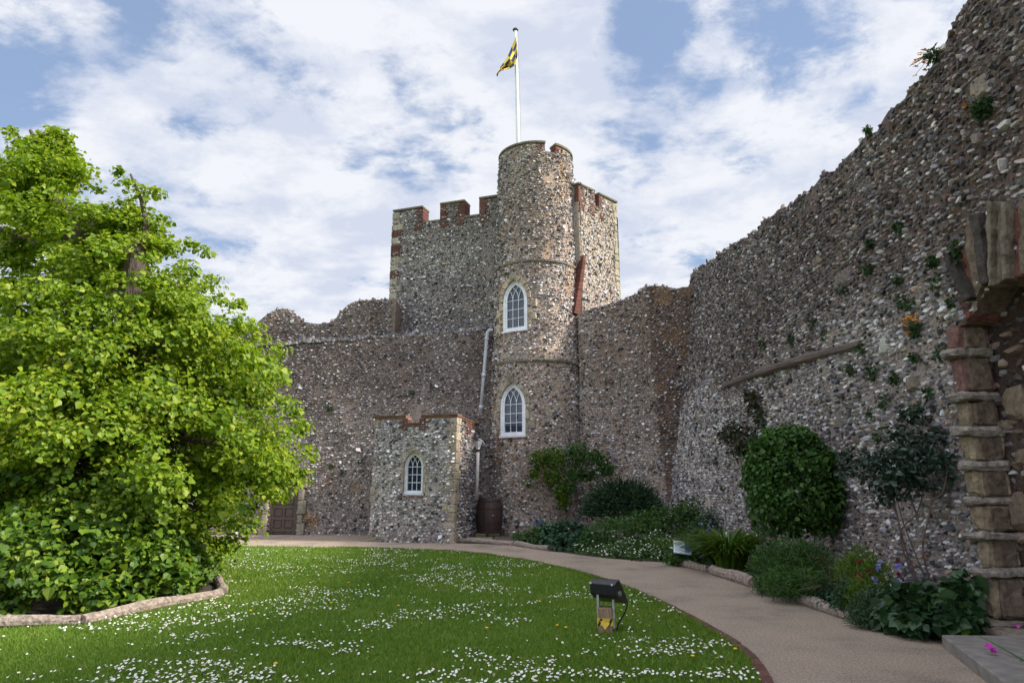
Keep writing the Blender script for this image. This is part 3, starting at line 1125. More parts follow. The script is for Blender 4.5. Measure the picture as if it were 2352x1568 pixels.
def arched_doorway():
    F = frame((5.35, ARCH_Y1, 0), (0, -1, 0), (-1, 0, 0))    # x towards the camera, y out of the wall
    root = empty('arched_doorway', (5.35, ARCH_Y1, 0), 'ruined stone arch with brown rubble filling and projecting jamb stones', 'doorway')
    def zpx(x, y):
        return on_plane(x, y, (5.35, 0, 0), np.array([1.0, 0, 0]))[2]
    lv = [zpx(2180 + (y - 760) * 0.08, y) for y in (1400, 1305, 1226, 1148, 1070, 993, 916, 818)]
    # alternating tall blocks and flat projecting bonders
    for i, z in enumerate(lv):
        if i > 0:
            mb = MB()
            lft, rgt, out = rng.uniform(0.17, 0.27), rng.uniform(0.06, 0.13), rng.uniform(0.13, 0.2)
            zt_ = rng.uniform(-0.02, 0.02)
            th = rng.uniform(0.038, 0.055)
            V = []
            # a worn slab with a rounded nose: stacked outlines in plan
            plan = [(-lft, -0.3), (-lft, out * 0.35), (-lft * 0.8, out * 0.75), (-lft * 0.35, out), (rgt * 0.3, out * 0.95), (rgt * 0.85, out * 0.6), (rgt, 0.0), (rgt * 0.8, -0.34)]
            cxp = (rgt - lft) / 2
            for dz, k in ((-th, 0.80), (-th * 0.7, 0.94), (0.0, 1.0), (th * 0.6, 0.95), (th, 0.78)):
                for (x, y) in plan:
                    V.append((cxp + (x - cxp) * k, y * k if y > 0 else y, z + dz + zt_ * (x / lft)))
            V = np.array(V) + rng.uniform(-0.012, 0.012, (len(V), 3))
            m_ = len(plan)
            f = [(a * m_ + i, a * m_ + (i + 1) % m_, (a + 1) * m_ + (i + 1) % m_, (a + 1) * m_ + i) for a in range(4) for i in range(m_)]
            f += [tuple(range(m_))[::-1], tuple(4 * m_ + i for i in range(m_))]
            f = [q[::-1] for q in f]
            mb.add(F(V), f, 0, np.array((0.32, 0.275, 0.235)) * rng.uniform(0.8, 1.2))
            erode(mb.build('bonder_stone', M_ASHLAR, root), 0.06)
        z2 = lv[i + 1] - 0.05 if i + 1 < len(lv) else zpx(2225, 738)
        z1 = z + 0.047 if i else z - 0.02
        red = i >= 6
        c = np.array((0.20, 0.11, 0.095)) if red else np.array((0.29, 0.23, 0.155))
        mb = MB()
        mb.rock(-0.15 + rng.uniform(-0.05, 0.03), rng.uniform(-0.02, 0.03), -0.36, rng.uniform(0.025, 0.07), z1, z2, F, 0, c * rng.uniform(0.8, 1.15), 0.035, 0.018)
        mb.rock(-0.1, 0.04, -0.30, -0.04, z1 + 0.01, z2 - 0.01, F, 0, np.array((0.16, 0.12, 0.09)) * rng.uniform(0.8, 1.2), 0.02, 0.012)
        erode(mb.build('jamb_block', M_ASHLAR, root), 0.06)
    mb = MB()
    mb.rock(-0.22, 0.08, -0.5, 0.20, 0.10, lv[0] - 0.03, F, 0, np.array((0.30, 0.25, 0.2)), 0.05, 0.02)
    mb.rock(-0.12, 0.6, -0.5, 0.24, -0.02, 0.10, F, 0, np.array((0.3, 0.25, 0.2)), 0.03, 0.02)
    erode(mb.build('plinth', M_ASHLAR, root), 0.07)
    # the head: long radiating slabs of brown stone, red tile and moulded ribs, some standing proud
    br_, rd, dk, gy = (0.17, 0.13, 0.095), (0.18, 0.075, 0.058), (0.075, 0.062, 0.055), (0.185, 0.155, 0.12)
    head = [([(2190, 655), (2206, 650), (2234, 722), (2224, 742)], rd, 0.03), ([(2186, 580), (2196, 577), (2252, 682), (2238, 694)], dk, 0.13), ([(2200, 588), (2218, 540), (2249, 660), (2243, 664)], rd, 0.02),
            ([(2218, 522), (2241, 496), (2268, 655), (2251, 686)], br_, 0.06), ([(2243, 494), (2263, 490), (2286, 648), (2269, 655)], dk, 0.09), ([(2271, 502), (2297, 494), (2299, 574), (2280, 580)], rd, 0.05),
            ([(2281, 583), (2299, 577), (2299, 641), (2288, 646)], gy, 0.03), ([(2300, 464), (2309, 462), (2310, 655), (2302, 660)], gy, 0.17), ([(2311, 466), (2328, 461), (2330, 645), (2311, 652)], br_, 0.11), ([(2330, 464), (2338, 460), (2340, 640), (2332, 644)], gy, 0.15),
            ([(2341, 462), (2362, 456), (2362, 630), (2342, 637)], rd, 0.05), ([(2364, 456), (2385, 452), (2385, 624), (2364, 629)], br_, 0.10), ([(2388, 452), (2420, 448), (2420, 617), (2388, 624)], gy, 0.06), ([(2424, 446), (2470, 440), (2470, 610), (2424, 617)], br_, 0.08)]
    for q, c, yo in head:
        P4 = []
        for (x, y) in q:
            Y, z = pw(x, y)
            P4.append((ARCH_Y1 - Y, z))
        v = np.array([(x, d, z) for d in (yo, -0.45) for x, z in P4]) + rng.uniform(-0.008, 0.008, (8, 3))
        f = [(0, 3, 2, 1), (4, 5, 6, 7)] + [(j, (j + 1) % 4, 4 + (j + 1) % 4, 4 + j) for j in range(4)]
        mb = MB()
        mb.add(F(v), f, 0, np.array(c) * rng.uniform(0.8, 1.15))
        erode(mb.build('voussoir', M_ASHLAR, root), 0.07, 0.014)
    # soffit of the head
    mb = MB()
    ys = np.linspace(ARCH_Y0, ARCH_Y1, 24)
    zt_ = arch_top(ys)
    V = np.concatenate([np.stack([np.full(24, x), ys, zt_ + dz], -1) for x, dz in ((5.36, 0.0), (6.05, 0.0), (6.05, 0.3), (5.36, 0.3))])
    f = [(j * 24 + i, j * 24 + i + 1, ((j + 1) % 4) * 24 + i + 1, ((j + 1) % 4) * 24 + i) for j in range(4) for i in range(23)]
    mb.add(V + rng.uniform(-0.012, 0.012, V.shape), f, 0, np.array((0.15, 0.11, 0.085)))
    mb.build('soffit', M_ASHLAR, root)
    # rubble filling set back in the opening
    mb = MB()
    Pf = lambda u, z: np.stack([np.full_like(u, 5.70), u, z], -1)
    flint(mb, Pf, ARCH_Y0 - 0.3, ARCH_Y1 + 0.25, -0.05, lambda u: arch_top(u) + 0.15, sgn=-1, du=0.15, dz=0.15, pitch=(0.19, 0.115), stain_or_shade=lambda p: np.clip(0.45 + sstep(1.5, 4.0, p[:, 2]) * 0.5, 0, 1),  # recess shade put into the rubble tone, stronger towards the head
          thick=0.3, size=0.15, mortar=np.array((0.15, 0.11, 0.09)), fp=np.array([0.02, 0.03, 0.08, 0.2, 0.15, 0.46, 0.06]), flat=0.55, height=0.22, topstones=0)
    Fi = frame((5.70, ARCH_Y1, 0), (0, -1, 0), (-1, 0, 0))
    for (px, py, ww, hh) in ((2335, 925, 0.34, 0.36), (2348, 1175, 0.34, 0.38), (2300, 1105, 0.16, 0.12), (2310, 975, 0.18, 0.12), (2320, 1255, 0.3, 0.14), (2350, 1050, 0.16, 0.2)):
        p = on_plane(px, py, (5.68, 0, 0), np.array([1.0, 0, 0]))
        x = ARCH_Y1 - p[1]
        mb.rock(x - ww / 2, x + ww / 2, -0.1, 0.07, p[2] - hh / 2, p[2] + hh / 2, Fi, 2, np.array((0.25, 0.195, 0.14)) * rng.uniform(0.7, 1.15), 0.07, 0.025)
    mb.build('rubble_infill', [M_MORTAR, M_FLINT, M_ASHLAR], root)


arched_doorway()
# stone step in front of the arch
mb = MB()
pp = [(4.40, 7.47), (3.62, 5.1), (3.3, 4.2), (5.75, 4.2), (5.80, 7.40)]
v = np.array([(x, y, z) for z in (-0.01, 0.118) for x, y in pp])
n = len(pp)
mb.add(v, [tuple(range(n))[::-1] if False else tuple(range(n)), tuple(range(n, 2 * n))[::-1]] + [(i, n + i, n + (i + 1) % n, (i + 1) % n) for i in range(n)])
o = mb.build('stone_step', M_SLAB)
bv = o.modifiers.new('edge', 'BEVEL')
bv.width = 0.012
bv.segments = 2
tag(o, 'broad grey stone step slab in front of the ruined arch', 'step')


# ------------------------------------------------------------------ round stair turret
TC = np.array((0.92, 24.6))
TZ = 14.12


def TR(z):
    return 1.80 - 0.34 * np.clip(np.asarray(z, float) / 13.0, 0, 1.1) - 0.04 * sstep(6.2, 6.45, z)


def turret():
    root = empty('stair_turret', (TC[0], TC[1], 0), 'round flint stair turret with two pointed white windows, flagpole on top', 'turret')
    def Pf(u, z):
        r = TR(z)
        return np.stack([TC[0] + np.sin(u / 1.6) * r, TC[1] - np.cos(u / 1.6) * r, z], -1)
    a = R(-34)
    wins = []
    for (yb, yt, nm, warm) in ((757, 641, 'upper', 0.75), (1000, 879, 'lower', 0.25)):
        zlo = at(1178, yb, 23.25)[2]
        zhi = at(1178, yt, 23.25)[2]
        w = 1.02
        r = float(TR(zlo + 0.8))
        sag = lambda x, r=r: math.sqrt(max(r * r - x * x, 0.01)) - r
        O = (TC[0] + math.sin(a) * r, TC[1] - math.cos(a) * r, zlo)
        F = frame(O, (math.cos(a), math.sin(a), 0), (math.sin(a), -math.cos(a), 0))
        wins.append((F, w, zhi - zlo, sag, warm))
    holes = [win_hole(F, w, h) for F, w, h, _, _ in wins]
    SILL = TZ - 0.42

    def tops(u):
        d = np.degrees(np.asarray(u) / 1.6)
        mer = ((d > -93) & (d < 12)) | ((d > 30) & (d < 105)) | (d > 125) | (d < -115)
        return np.where(mer, TZ - 0.08, SILL - 0.06)
    mb = MB()

    def stain_or_shade(p):
        n = fbm(p, 0.8, 4)
        base = 0.16 + 0.9 * (n - 0.5)
        up = sstep(8.5, 11, p[:, 2]) * 0.38
        low = sstep(2.6, 0.4, p[:, 2]) * 0.15
        return np.clip((base + up + low) * 0.75, 0, 1)
    flint(mb, Pf, -1.6 * math.pi, 1.6 * math.pi, -0.05, tops, sgn=1, du=0.11, dz=0.14, pitch=(0.093, 0.082), holes=holes, stain_or_shade=stain_or_shade, thick=0.32, su=(-1.6 * R(112), 1.6 * R(122)), size=0.092, topstones=0, rough=0.02,
          mortar=np.array((0.50, 0.385, 0.30)), height=0.36, rust=lambda p: sstep(0.56, 0.72, fbm(p * np.array((1, 1, 0.5)) + 5, 1.2, 3)) * 0.5)
    mb.build('wall', [M_MORTAR, M_FLINT], root)
    mb = MB()
    mb.lathe([(0.02, TZ - 0.7), (1.3, TZ - 0.7), (1.3, TZ - 0.66), (0.02, TZ - 0.64)], (TC[0], TC[1], 0), 32)
    mb.build('roof', M_SLAB, root)
    for (F, w, h, sag, warm), nm in zip(wins, ('upper window with pale blue panes', 'lower window with dark panes')):
        window(root, F, w, h, sag, sag(w / 2) - 0.07, nm, warm, keystone=warm < 0.5)
    # string courses
    def zfront(y):
        return at(1215, y, 23.05)[2]
    for zz, a0, a1 in ((zfront(597), -105, 98), (zfront(828), -105, 62)):
        mb = MB()
        d = a0
        while d < a1:
            e = min(d + rng.uniform(13, 20), a1)
            for (x0, x1) in ((d + 0.25, e - 0.25),):
                n = 5
                A = np.radians(np.linspace(x0, x1, n))
                r0 = float(TR(zz))
                V = []
                for (dr, dz) in ((-0.05, -0.06), (0.065, -0.04), (0.085, 0.03), (-0.05, 0.085)):
                    V.append(np.stack([TC[0] + np.sin(A) * (r0 + dr), TC[1] - np.cos(A) * (r0 + dr), np.full(n, zz + dz)], -1))
                V = np.concatenate(V)
                f = []
                for j in range(3):
                    for i in range(n - 1):
                        f.append((j * n + i, j * n + i + 1, (j + 1) * n + i + 1, (j + 1) * n + i))
                f += [(0, n, 2 * n, 3 * n), (n - 1, 4 * n - 1, 3 * n - 1, 2 * n - 1)]
                mb.add(V + rng.uniform(-0.004, 0.004, V.shape), f, 0, np.array((0.25, 0.215, 0.17)) * rng.uniform(0.8, 1.15))
            d = e
        mb.build('string_course', M_ASHLAR, root)
    # coping and brick jambs of the crenels
    def arc_slab(mb, a0, a1, z0, z1, r0, r1, c):
        n = max(3, int(abs(a1 - a0) / 6) + 2)
        A = np.radians(np.linspace(a0, a1, n))
        V = np.concatenate([np.stack([TC[0] + np.sin(A) * r, TC[1] - np.cos(A) * r, np.full(n, z)], -1) for r, z in ((r0, z0), (r1, z0), (r1, z1), (r0, z1))])
        f = []
        for j in range(4):
            for i in range(n - 1):
                f.append((j * n + i, j * n + i + 1, ((j + 1) % 4) * n + i + 1, ((j + 1) % 4) * n + i))
        f += [(0, n, 2 * n, 3 * n), (n - 1, 4 * n - 1, 3 * n - 1, 2 * n - 1)]
        mb.add(V, f, 0, c)
    rt = float(TR(TZ))
    cc = np.array((0.16, 0.145, 0.11))
    for (a0, a1, z) in ((-94, 13, TZ), (29, 106, TZ), (124, 246, TZ), (13.3, 28.7, SILL), (106.3, 123.7, SILL), (-113.7, -94.3, SILL)):
        mb = MB()
        arc_slab(mb, a0, a1, z - 0.08, z, rt - 0.36, rt + 0.06, cc)
        mb.build('coping', M_ASHLAR, root)
    for a0, sgd in ((12, -1), (30, 1), (105, -1)):
        mb = MB()
        z, k = SILL - 0.34, 0
        while z < TZ - 0.1:
            l = 14 if k % 2 else 8
            e = a0 + sgd * l
            arc_slab(mb, min(a0, e), max(a0, e), z, z + 0.062, rt - 0.33, rt + 0.028, np.array((0.165, 0.062, 0.045)) * rng.uniform(0.7, 1.25))
            z += 0.072
            k += 1
        mb.build('brick_quoin', M_BRICK, root)
    # bonding stones where the turret meets the keep
    for (y, hh) in ((492, 0.2), (600, 0.16), (520, 0.12)):
        mb = MB()
        z = at(1322, y, 24.4)[2]
        Fq = frame((2.32, 24.25, z), (0.5, -0.2, 0))
        mb.rock(-0.02, 0.28, -0.1, 0.08, -hh / 2, hh / 2, Fq, 0, ashlar_col(0.8), 0.02, 0.01)
        mb.build('bonding_stone', M_ASHLAR, root)


turret()


# ------------------------------------------------------------------ square keep behind the turret
KA, KB, KC = np.array((-4.92, 26.5)), np.array((2.55, 23.89)), np.array((4.22, 25.6))
KD = KA + np.array((0.9, 3.6))
KTOP, KSILL = 12.8, 12.1


def keep():
    root = empty('castle_keep', (-1, 27, 0), 'square battlemented flint keep with brick merlons rising behind the round turret', 'tower')
    ex = nrm(KB - KA)
    L1 = float(np.linalg.norm(KB - KA))
    en = np.array((ex[1], -ex[0]))
    P1 = lambda u, z: np.stack([KA[0] + ex[0] * u - en[0] * 0.012 * (z - 6), KA[1] + ex[1] * u - en[1] * 0.012 * (z - 6), z], -1)
    pl0, pn = (*KA, 0), np.array((en[0], en[1], 0))

    def upx(x, y):
        p = on_plane(x, y, pl0, pn)
        return float((p[:2] - KA) @ ex)
    m1 = (upx(904, 480), upx(968, 490))
    m2 = (upx(1012, 480), upx(1064, 480))
    m3 = (upx(1102, 470), L1)

    def top1(u):
        u = np.asarray(u)
        m = (u <= m1[1]) | ((u >= m2[0]) & (u <= m2[1])) | (u >= m3[0])
        return np.where(m, KTOP - 0.07, KSILL - 0.05)

    def stain_or_shade(p):
        n = fbm(p, 0.5, 4)
        return np.clip(0.26 + 1.4 * (n - 0.5) + 0.12 * sstep(11, 12.5, p[:, 2]), 0, 1) * 0.75
    mb = MB()
    flint(mb, P1, 0, L1, 3.0, top1, sgn=1, du=0.13, dz=0.16, pitch=(0.094, 0.08), stain_or_shade=stain_or_shade, thick=0.5, su=(0.05, 5.0), sz=(6.2, KTOP), size=0.09, topstones=0, rough=0.025, mortar=np.array((0.31, 0.27, 0.235)),
          fp=np.array([0.16, 0.2, 0.2, 0.2, 0.18, 0.04, 0.03]))
    ex2 = nrm(KC - KB)
    L2 = float(np.linalg.norm(KC - KB))
    en2 = np.array((ex2[1], -ex2[0]))
    P2 = lambda u, z: np.stack([KB[0] + ex2[0] * u - en2[0] * 0.012 * (z - 6), KB[1] + ex2[1] * u - en2[1] * 0.012 * (z - 6), z], -1)
    n1 = (0.0, 0.93)
    n2 = (1.28, L2)

    def top2(u):
        u = np.asarray(u)
        return np.where((u <= n1[1]) | (u >= n2[0]), KTOP - 0.07, KSILL - 0.05)
    flint(mb, P2, 0, L2, 3.0, top2, sgn=1, du=0.13, dz=0.16, pitch=(0.094, 0.08), stain_or_shade=lambda p: stain_or_shade(p) * 0.55, thick=0.5, sz=(6.2, KTOP), size=0.09, topstones=0, rough=0.025, mortar=np.array((0.48, 0.38, 0.30)))
    # back faces and roof
    KE = KC + np.array((-0.5, 3.6))
    q = np.array([(*KA, 3), (*KA, KSILL), (*KD, 3), (*KD, KSILL), (*KE, 3), (*KE, KSILL), (*KC, 3), (*KC, KSILL)])
    mb.add(q, [(0, 1, 3, 2), (2, 3, 5, 4), (4, 5, 7, 6)], 0, np.array((0.3, 0.26, 0.22)))
    mb.build('wall', [M_MORTAR, M_FLINT], root)
    mb = MB()
    inn = lambda P, k: P + nrm(np.mean([KA, KB, KC, KD, KE], axis=0) - P) * k
    mb.add(np.array([(*inn(P, 0.3), KSILL - 0.6) for P in (KA, KB, KC, KE, KD)]), [(0, 1, 2, 3, 4)])
    mb.build('roof', M_SLAB, root)
    F1, F2 = frame((*KA, 0), (*ex, 0), (*en, 0)), frame((*KB, 0), (*ex2, 0), (*en2, 0))
    bat = -0.012 * (KTOP - 6)
    cop = np.array((0.17, 0.155, 0.115))
    for F, rngs in ((F1, ((m1, KTOP), (m2, KTOP), (m3, KTOP), ((m1[1], m2[0]), KSILL), ((m2[1], m3[0]), KSILL))), (F2, ((n1, KTOP), (n2, KTOP), ((n1[1], n2[0]), KSILL)))):
        for (a, b), z in rngs:
            mb = MB()
            ov = 0.05 if z == KTOP else -0.052
            mb.rock(a - ov, b + ov, bat - 0.56, bat + 0.07, z - 0.075, z + 0.01, F, 0, cop * rng.uniform(0.85, 1.15), 0.012, 0.004)
            mb.build('coping', M_ASHLAR, root)
    # brick ends of the merlons
    for F, x, sd in ((F1, m1[1], -1), (F1, m2[0], 1), (F1, m2[1], -1), (F1, m3[0], 1), (F2, n1[0] + 0.02, 1), (F2, n1[1], -1), (F2, n2[0], 1)):
        mb = MB()
        a, b = (x - 0.2, x + 0.045) if sd < 0 else (x - 0.045, x + 0.2)
        brick_stack(mb, F, a, b, KSILL - 0.02, KTOP - 0.08, bat - 0.5, bat + 0.035, 0.1, -1 if sd < 0 else 1)
        brick_stack(mb, F, (x - 0.26 if sd < 0 else x + 0.0), (x - 0.0 if sd < 0 else x + 0.26), KSILL - 0.34, KSILL - 0.10, bat - 0.1, bat + 0.045, 0.1, -1 if sd < 0 else 1)
        mb.build('brick_quoin', M_BRICK, root)
    # alternating brick and stone corner
    yz = lambda zy: on_plane(905, (480 + zy / 4.357) * 0.91875, pl0, pn)[2]
    for (a, b, kind) in ((222, 300, 's'), (300, 348, 's'), (350, 420, 'S'), (425, 490, 'b'), (492, 570, 's'), (572, 700, 'b'), (702, 788, 'S'), (790, 858, 's'), (860, 940, 'b'), (942, 1020, 's'), (1020, 1090, 'S'), (1092, 1170, 's'), (1172, 1258, 'S'), (1262, 1320, 'o')):
        z1, z0 = yz(a), yz(b)
        bt = -0.012 * (z0 - 6)
        mb = MB()
        wd = {'s': 0.3, 'S': 0.46, 'b': 0.34, 'o': 0.5}[kind] * rng.uniform(0.9, 1.1)
        if kind == 'b':
            brick_stack(mb, F1, -0.045, wd, z0, z1, bt - 0.4, bt + 0.04, 0.1, 1)
            mb.build('brick_quoin', M_BRICK, root)
        else:
            c = ashlar_col(0.15) if kind != 'o' else np.array((0.30, 0.21, 0.10))
            if kind == 'S' and rng.random() < 0.6:
                c = ashlar_col(0.7)
            mb.rock(-0.05, wd, bt - 0.4, bt + 0.045, z0 + 0.01, z1 - 0.01, F1, 0, c, 0.025, 0.01)
            mb.build('stone_quoin', M_ASHLAR, root)
    zc = yz(1385)
    mb = MB()
    mb.rock(-0.02, 0.52, -0.2, 0.26, zc - 0.07, zc + 0.08, F1, 0, np.array((0.12, 0.105, 0.08)), 0.03, 0.015)
    mb.build('corbel', M_ASHLAR, root)
    # right-hand corner stones
    mb = MB()
    z = 6.4
    while z < KTOP - 0.3:
        hh = rng.uniform(0.2, 0.36)
        wd = rng.uniform(0.14, 0.3)
        mb.rock(L2 - wd, L2 + 0.035, -0.35 - 0.012 * (z - 6), 0.035 - 0.012 * (z - 6), z, z + hh - 0.015, F2, 0, ashlar_col(0.3) * 0.85, 0.02, 0.012)
        z += hh
    mb.build('stone_quoin', M_ASHLAR, root)
    # raking brick strip running down beside the turret
    mb = MB()
    p0, p1 = at(1342, 588, 23.95), at(1322, 722, 23.75)
    n = 26
    for i in range(n):
        t = (i + 0.5) / n
        c = p0 + (p1 - p0) * t
        wd = 0.085 + 0.11 * t
        col = np.array((0.14, 0.056, 0.042)) * rng.uniform(0.7, 1.25)
        Fb = frame(c, (*ex2, 0), (*en2, 0))
        mb.box(-wd, wd * 0.55, -0.5, 0.05 + 0.06 * t, -0.04, 0.036, Fb, 0, col, 0.006)
    mb.build('brick_buttress', M_BRICK, root)


keep()

# ------------------------------------------------------------------ flagpole and flag
pt, pb = at(1184, 70, 24.75), at(1190, 325, 24.75)
pbase = pb + (pb - pt) / np.linalg.norm(pb - pt) * 0.7
root = empty('flagpole', pbase, 'tall white flagpole on top of the round turret', 'flagpole')
mb = MB()
mb.tube([pbase + (pt - pbase) * t for t in np.linspace(0, 1, 12)], np.linspace(0.085, 0.062, 12), 14)
mb.build('pole', M_GREYPOLE, root, smooth=True)
mb = MB()
mb.lathe([(0.05, -0.04), (0.1, -0.02), (0.125, 0.02), (0.11, 0.05), (0.05, 0.08)], pt, 16)
mb.build('finial', M_CAP, root, smooth=True)
mb = MB()
mb.tube([pt + np.array((0.09, -0.03, -0.05)), pt * 0.5 + pbase * 0.5 + np.array((0.12, -0.03, 0)), pbase + np.array((0.1, -0.03, 0.5))], 0.008, 5)
mb.build('halyard', M_STEEL, root)


def flag():
    T = catmull([(1186.5, 82), (1175, 108), (1166, 128), (1155, 145), (1147, 157), (1141, 170), (1141, 175)], 10)
    B = catmull([(1188.5, 128), (1187, 138), (1182, 150), (1172, 157), (1158, 161), (1147, 166), (1143, 176)], 10)
    nu, nv = 60, 24
    mb = MB()
    V = []
    for i in range(nu + 1):
        s = i / nu
        k = s * (len(T) - 1)
        tp = np.array([np.interp(k, range(len(T)), T[:, 0]), np.interp(k, range(len(T)), T[:, 1])])
        bp = np.array([np.interp(k, range(len(B)), B[:, 0]), np.interp(k, range(len(B)), B[:, 1])])
        for j in range(nv + 1):
            v = j / nv
            q = tp + (bp - tp) * v
            q[0] += math.sin(v * 8 + s * 3) * 1.0 * min(1, 3 * s)
            fold = 0.28 * math.sin(v * 9.5 + s * 4) * min(1, s * 3) + 0.12 * math.sin(s * 14)
            V.append(at(q[0], q[1], 24.55 + 0.45 * fold))
    f, m = [], []
    for i in range(nu):
        for j in range(nv):
            a = i * (nv + 1) + j
            f.append((a, a + 1, a + nv + 2, a + nv + 1))
            m.append((int(i / nu * 6) + int(j / nv * 4)) % 2)
    mb.add(np.array(V), f, np.array(m))
    o = mb.build('flag', [M_YELLOW, M_NAVY], smooth=True)
    so = o.modifiers.new('cloth', 'SOLIDIFY')
    so.thickness = 0.006
    tag(o, 'yellow and navy chequered flag hanging limp from the flagpole', 'flag')


flag()


# ------------------------------------------------------------------ curtain walls beside the tower
def left_walls():
    # lower dark wall
    wx0, wx1 = -24.0, -0.3
    def Pf(u, z):
        return np.stack([u, 24.05 + 0.02 * (u + 8) * 0 + 0.05 * z + 0.06 * np.sin(u * 0.5), z], -1)
    tpx = [(560, 796), (640, 790), (760, 783), (880, 772), (1000, 766), (1060, 761), (1118, 755)]
    T = np.array([at(x, y, 24.35)[[0, 2]] for x, y in tpx])
    top = lambda u: np.interp(u, np.concatenate([[-24, -14], T[:, 0]]), np.concatenate([[6.2, 6.5], T[:, 1]])) + (fbm(np.stack([u * 2.2, u * 0, u * 0], -1), 1, 3) - 0.5) * 0.12

    def stain_or_shade(p):
        n = fbm(p, 0.45, 4)
        s = sstep(2.0, 6.3, p[:, 2] + (n - 0.5) * 4) * 0.66 + 0.06
        pale = sstep(0.55, 0.7, fbm(p + 4, 0.8, 3)) * 0.25
        return np.clip(s - pale, 0, 1)
    d0, d1 = at(622, 1150, 24.05), at(680, 1150, 24.05)
    dz = at(650, 1098, 24.05)[2]
    hole = lambda p: (p[:, 0] > d0[0] - 0.05) & (p[:, 0] < d1[0] + 0.05) & (p[:, 2] < dz)
    mb = MB()
    flint(mb, Pf, wx0, wx1, -0.05, top, sgn=1, du=0.15, dz=0.15, pitch=(0.102, 0.082), holes=[hole], stain_or_shade=stain_or_shade, thick=0.75, su=(-14, -0.4), size=0.095, rough=0.035, topstones=0.8,
          mortar=np.array((0.35, 0.29, 0.255)), fp=np.array([0.2, 0.18, 0.16, 0.15, 0.14, 0.09, 0.08]), flat=0.62,
          rust=lambda p: sstep(0.50, 0.66, fbm(p + 5, 1.3, 3)) * sstep(2.6, 1.4, p[:, 2]) * sstep(-8.0, -6.8, p[:, 0]) * 0.75)
    o = mb.build('curtain_wall', [M_MORTAR, M_FLINT])
    tag(o, 'dark weathered flint curtain wall behind the porch and the wooden door', 'wall')
    # upper ruined wall, set back above it
    sil = [(480, 745), (560, 746), (590, 742), (600, 730), (612, 720), (628, 711), (650, 707), (668, 711), (680, 724), (692, 736), (705, 742), (725, 745), (755, 740), (772, 728), (785, 712), (797, 700), (815, 691), (850, 688), (880, 687), (905, 684), (1000, 690)]
    S = np.array([at(x, y, 25.0)[[0, 2]] for x, y in sil])
    top2 = lambda u: np.interp(u, np.concatenate([[-20], S[:, 0]]), np.concatenate([[7.2], S[:, 1]])) + (fbm(np.stack([u * 4, u * 0, u * 0], -1), 1, 3) - 0.5) * 0.10
    mb = MB()
    P2 = lambda u, z: np.stack([u, 24.95 + 0.05 * (z - 6), z], -1)
    flint(mb, P2, -19.0, -4.42, 5.6, top2, sgn=1, du=0.13, dz=0.13, stain_or_shade=lambda p: np.clip(0.45 + 0.9 * (fbm(p, 0.9, 3) - 0.5), 0, 1), thick=1.55, su=(-15, -4.44), pitch=(0.11, 0.09), size=0.10, rough=0.03, topstones=1.2,
          mortar=np.array((0.30, 0.235, 0.19)), flat=0.65)
    # sloping mortar ledge between the two
    xs = np.linspace(-19, -0.6, 80)
    a = np.stack([xs, np.full(80, 24.34), top(xs) - 0.02], -1)
    b = np.stack([xs, np.full(80, 25.05), top(xs) + 0.26], -1)
    f = np.stack([np.arange(79), np.arange(1, 80), 80 + np.arange(1, 80), 80 + np.arange(79)], -1)
    mb.add(np.concatenate([a, b]), f, 0, np.array((0.20, 0.165, 0.145)))
    xx = rng.uniform(-15, -0.7, 900)
    tt = rng.random(900)
    pp = np.stack([xx, 24.32 + 0.7 * tt, top(xx) - 0.03 + 0.28 * tt], -1)
    cc_ = flint_colours(900) * 0.5
    stones(mb, pp, np.tile(nrm((0, -0.35, 0.94)), (900, 1)), np.tile(np.array((1.0, 0, 0)), (900, 1)), 0.11 * np.exp(rng.normal(0, 0.3, 900)), 0.7, 0.45, 1, cc_)
    o = mb.build('ruined_wall', [M_MORTAR, M_FLINT])
    tag(o, 'set back remnant of flint wall with a humped broken top, against the keep', 'wall')
    return d0, d1, dz


D0, D1, DZ = left_walls()


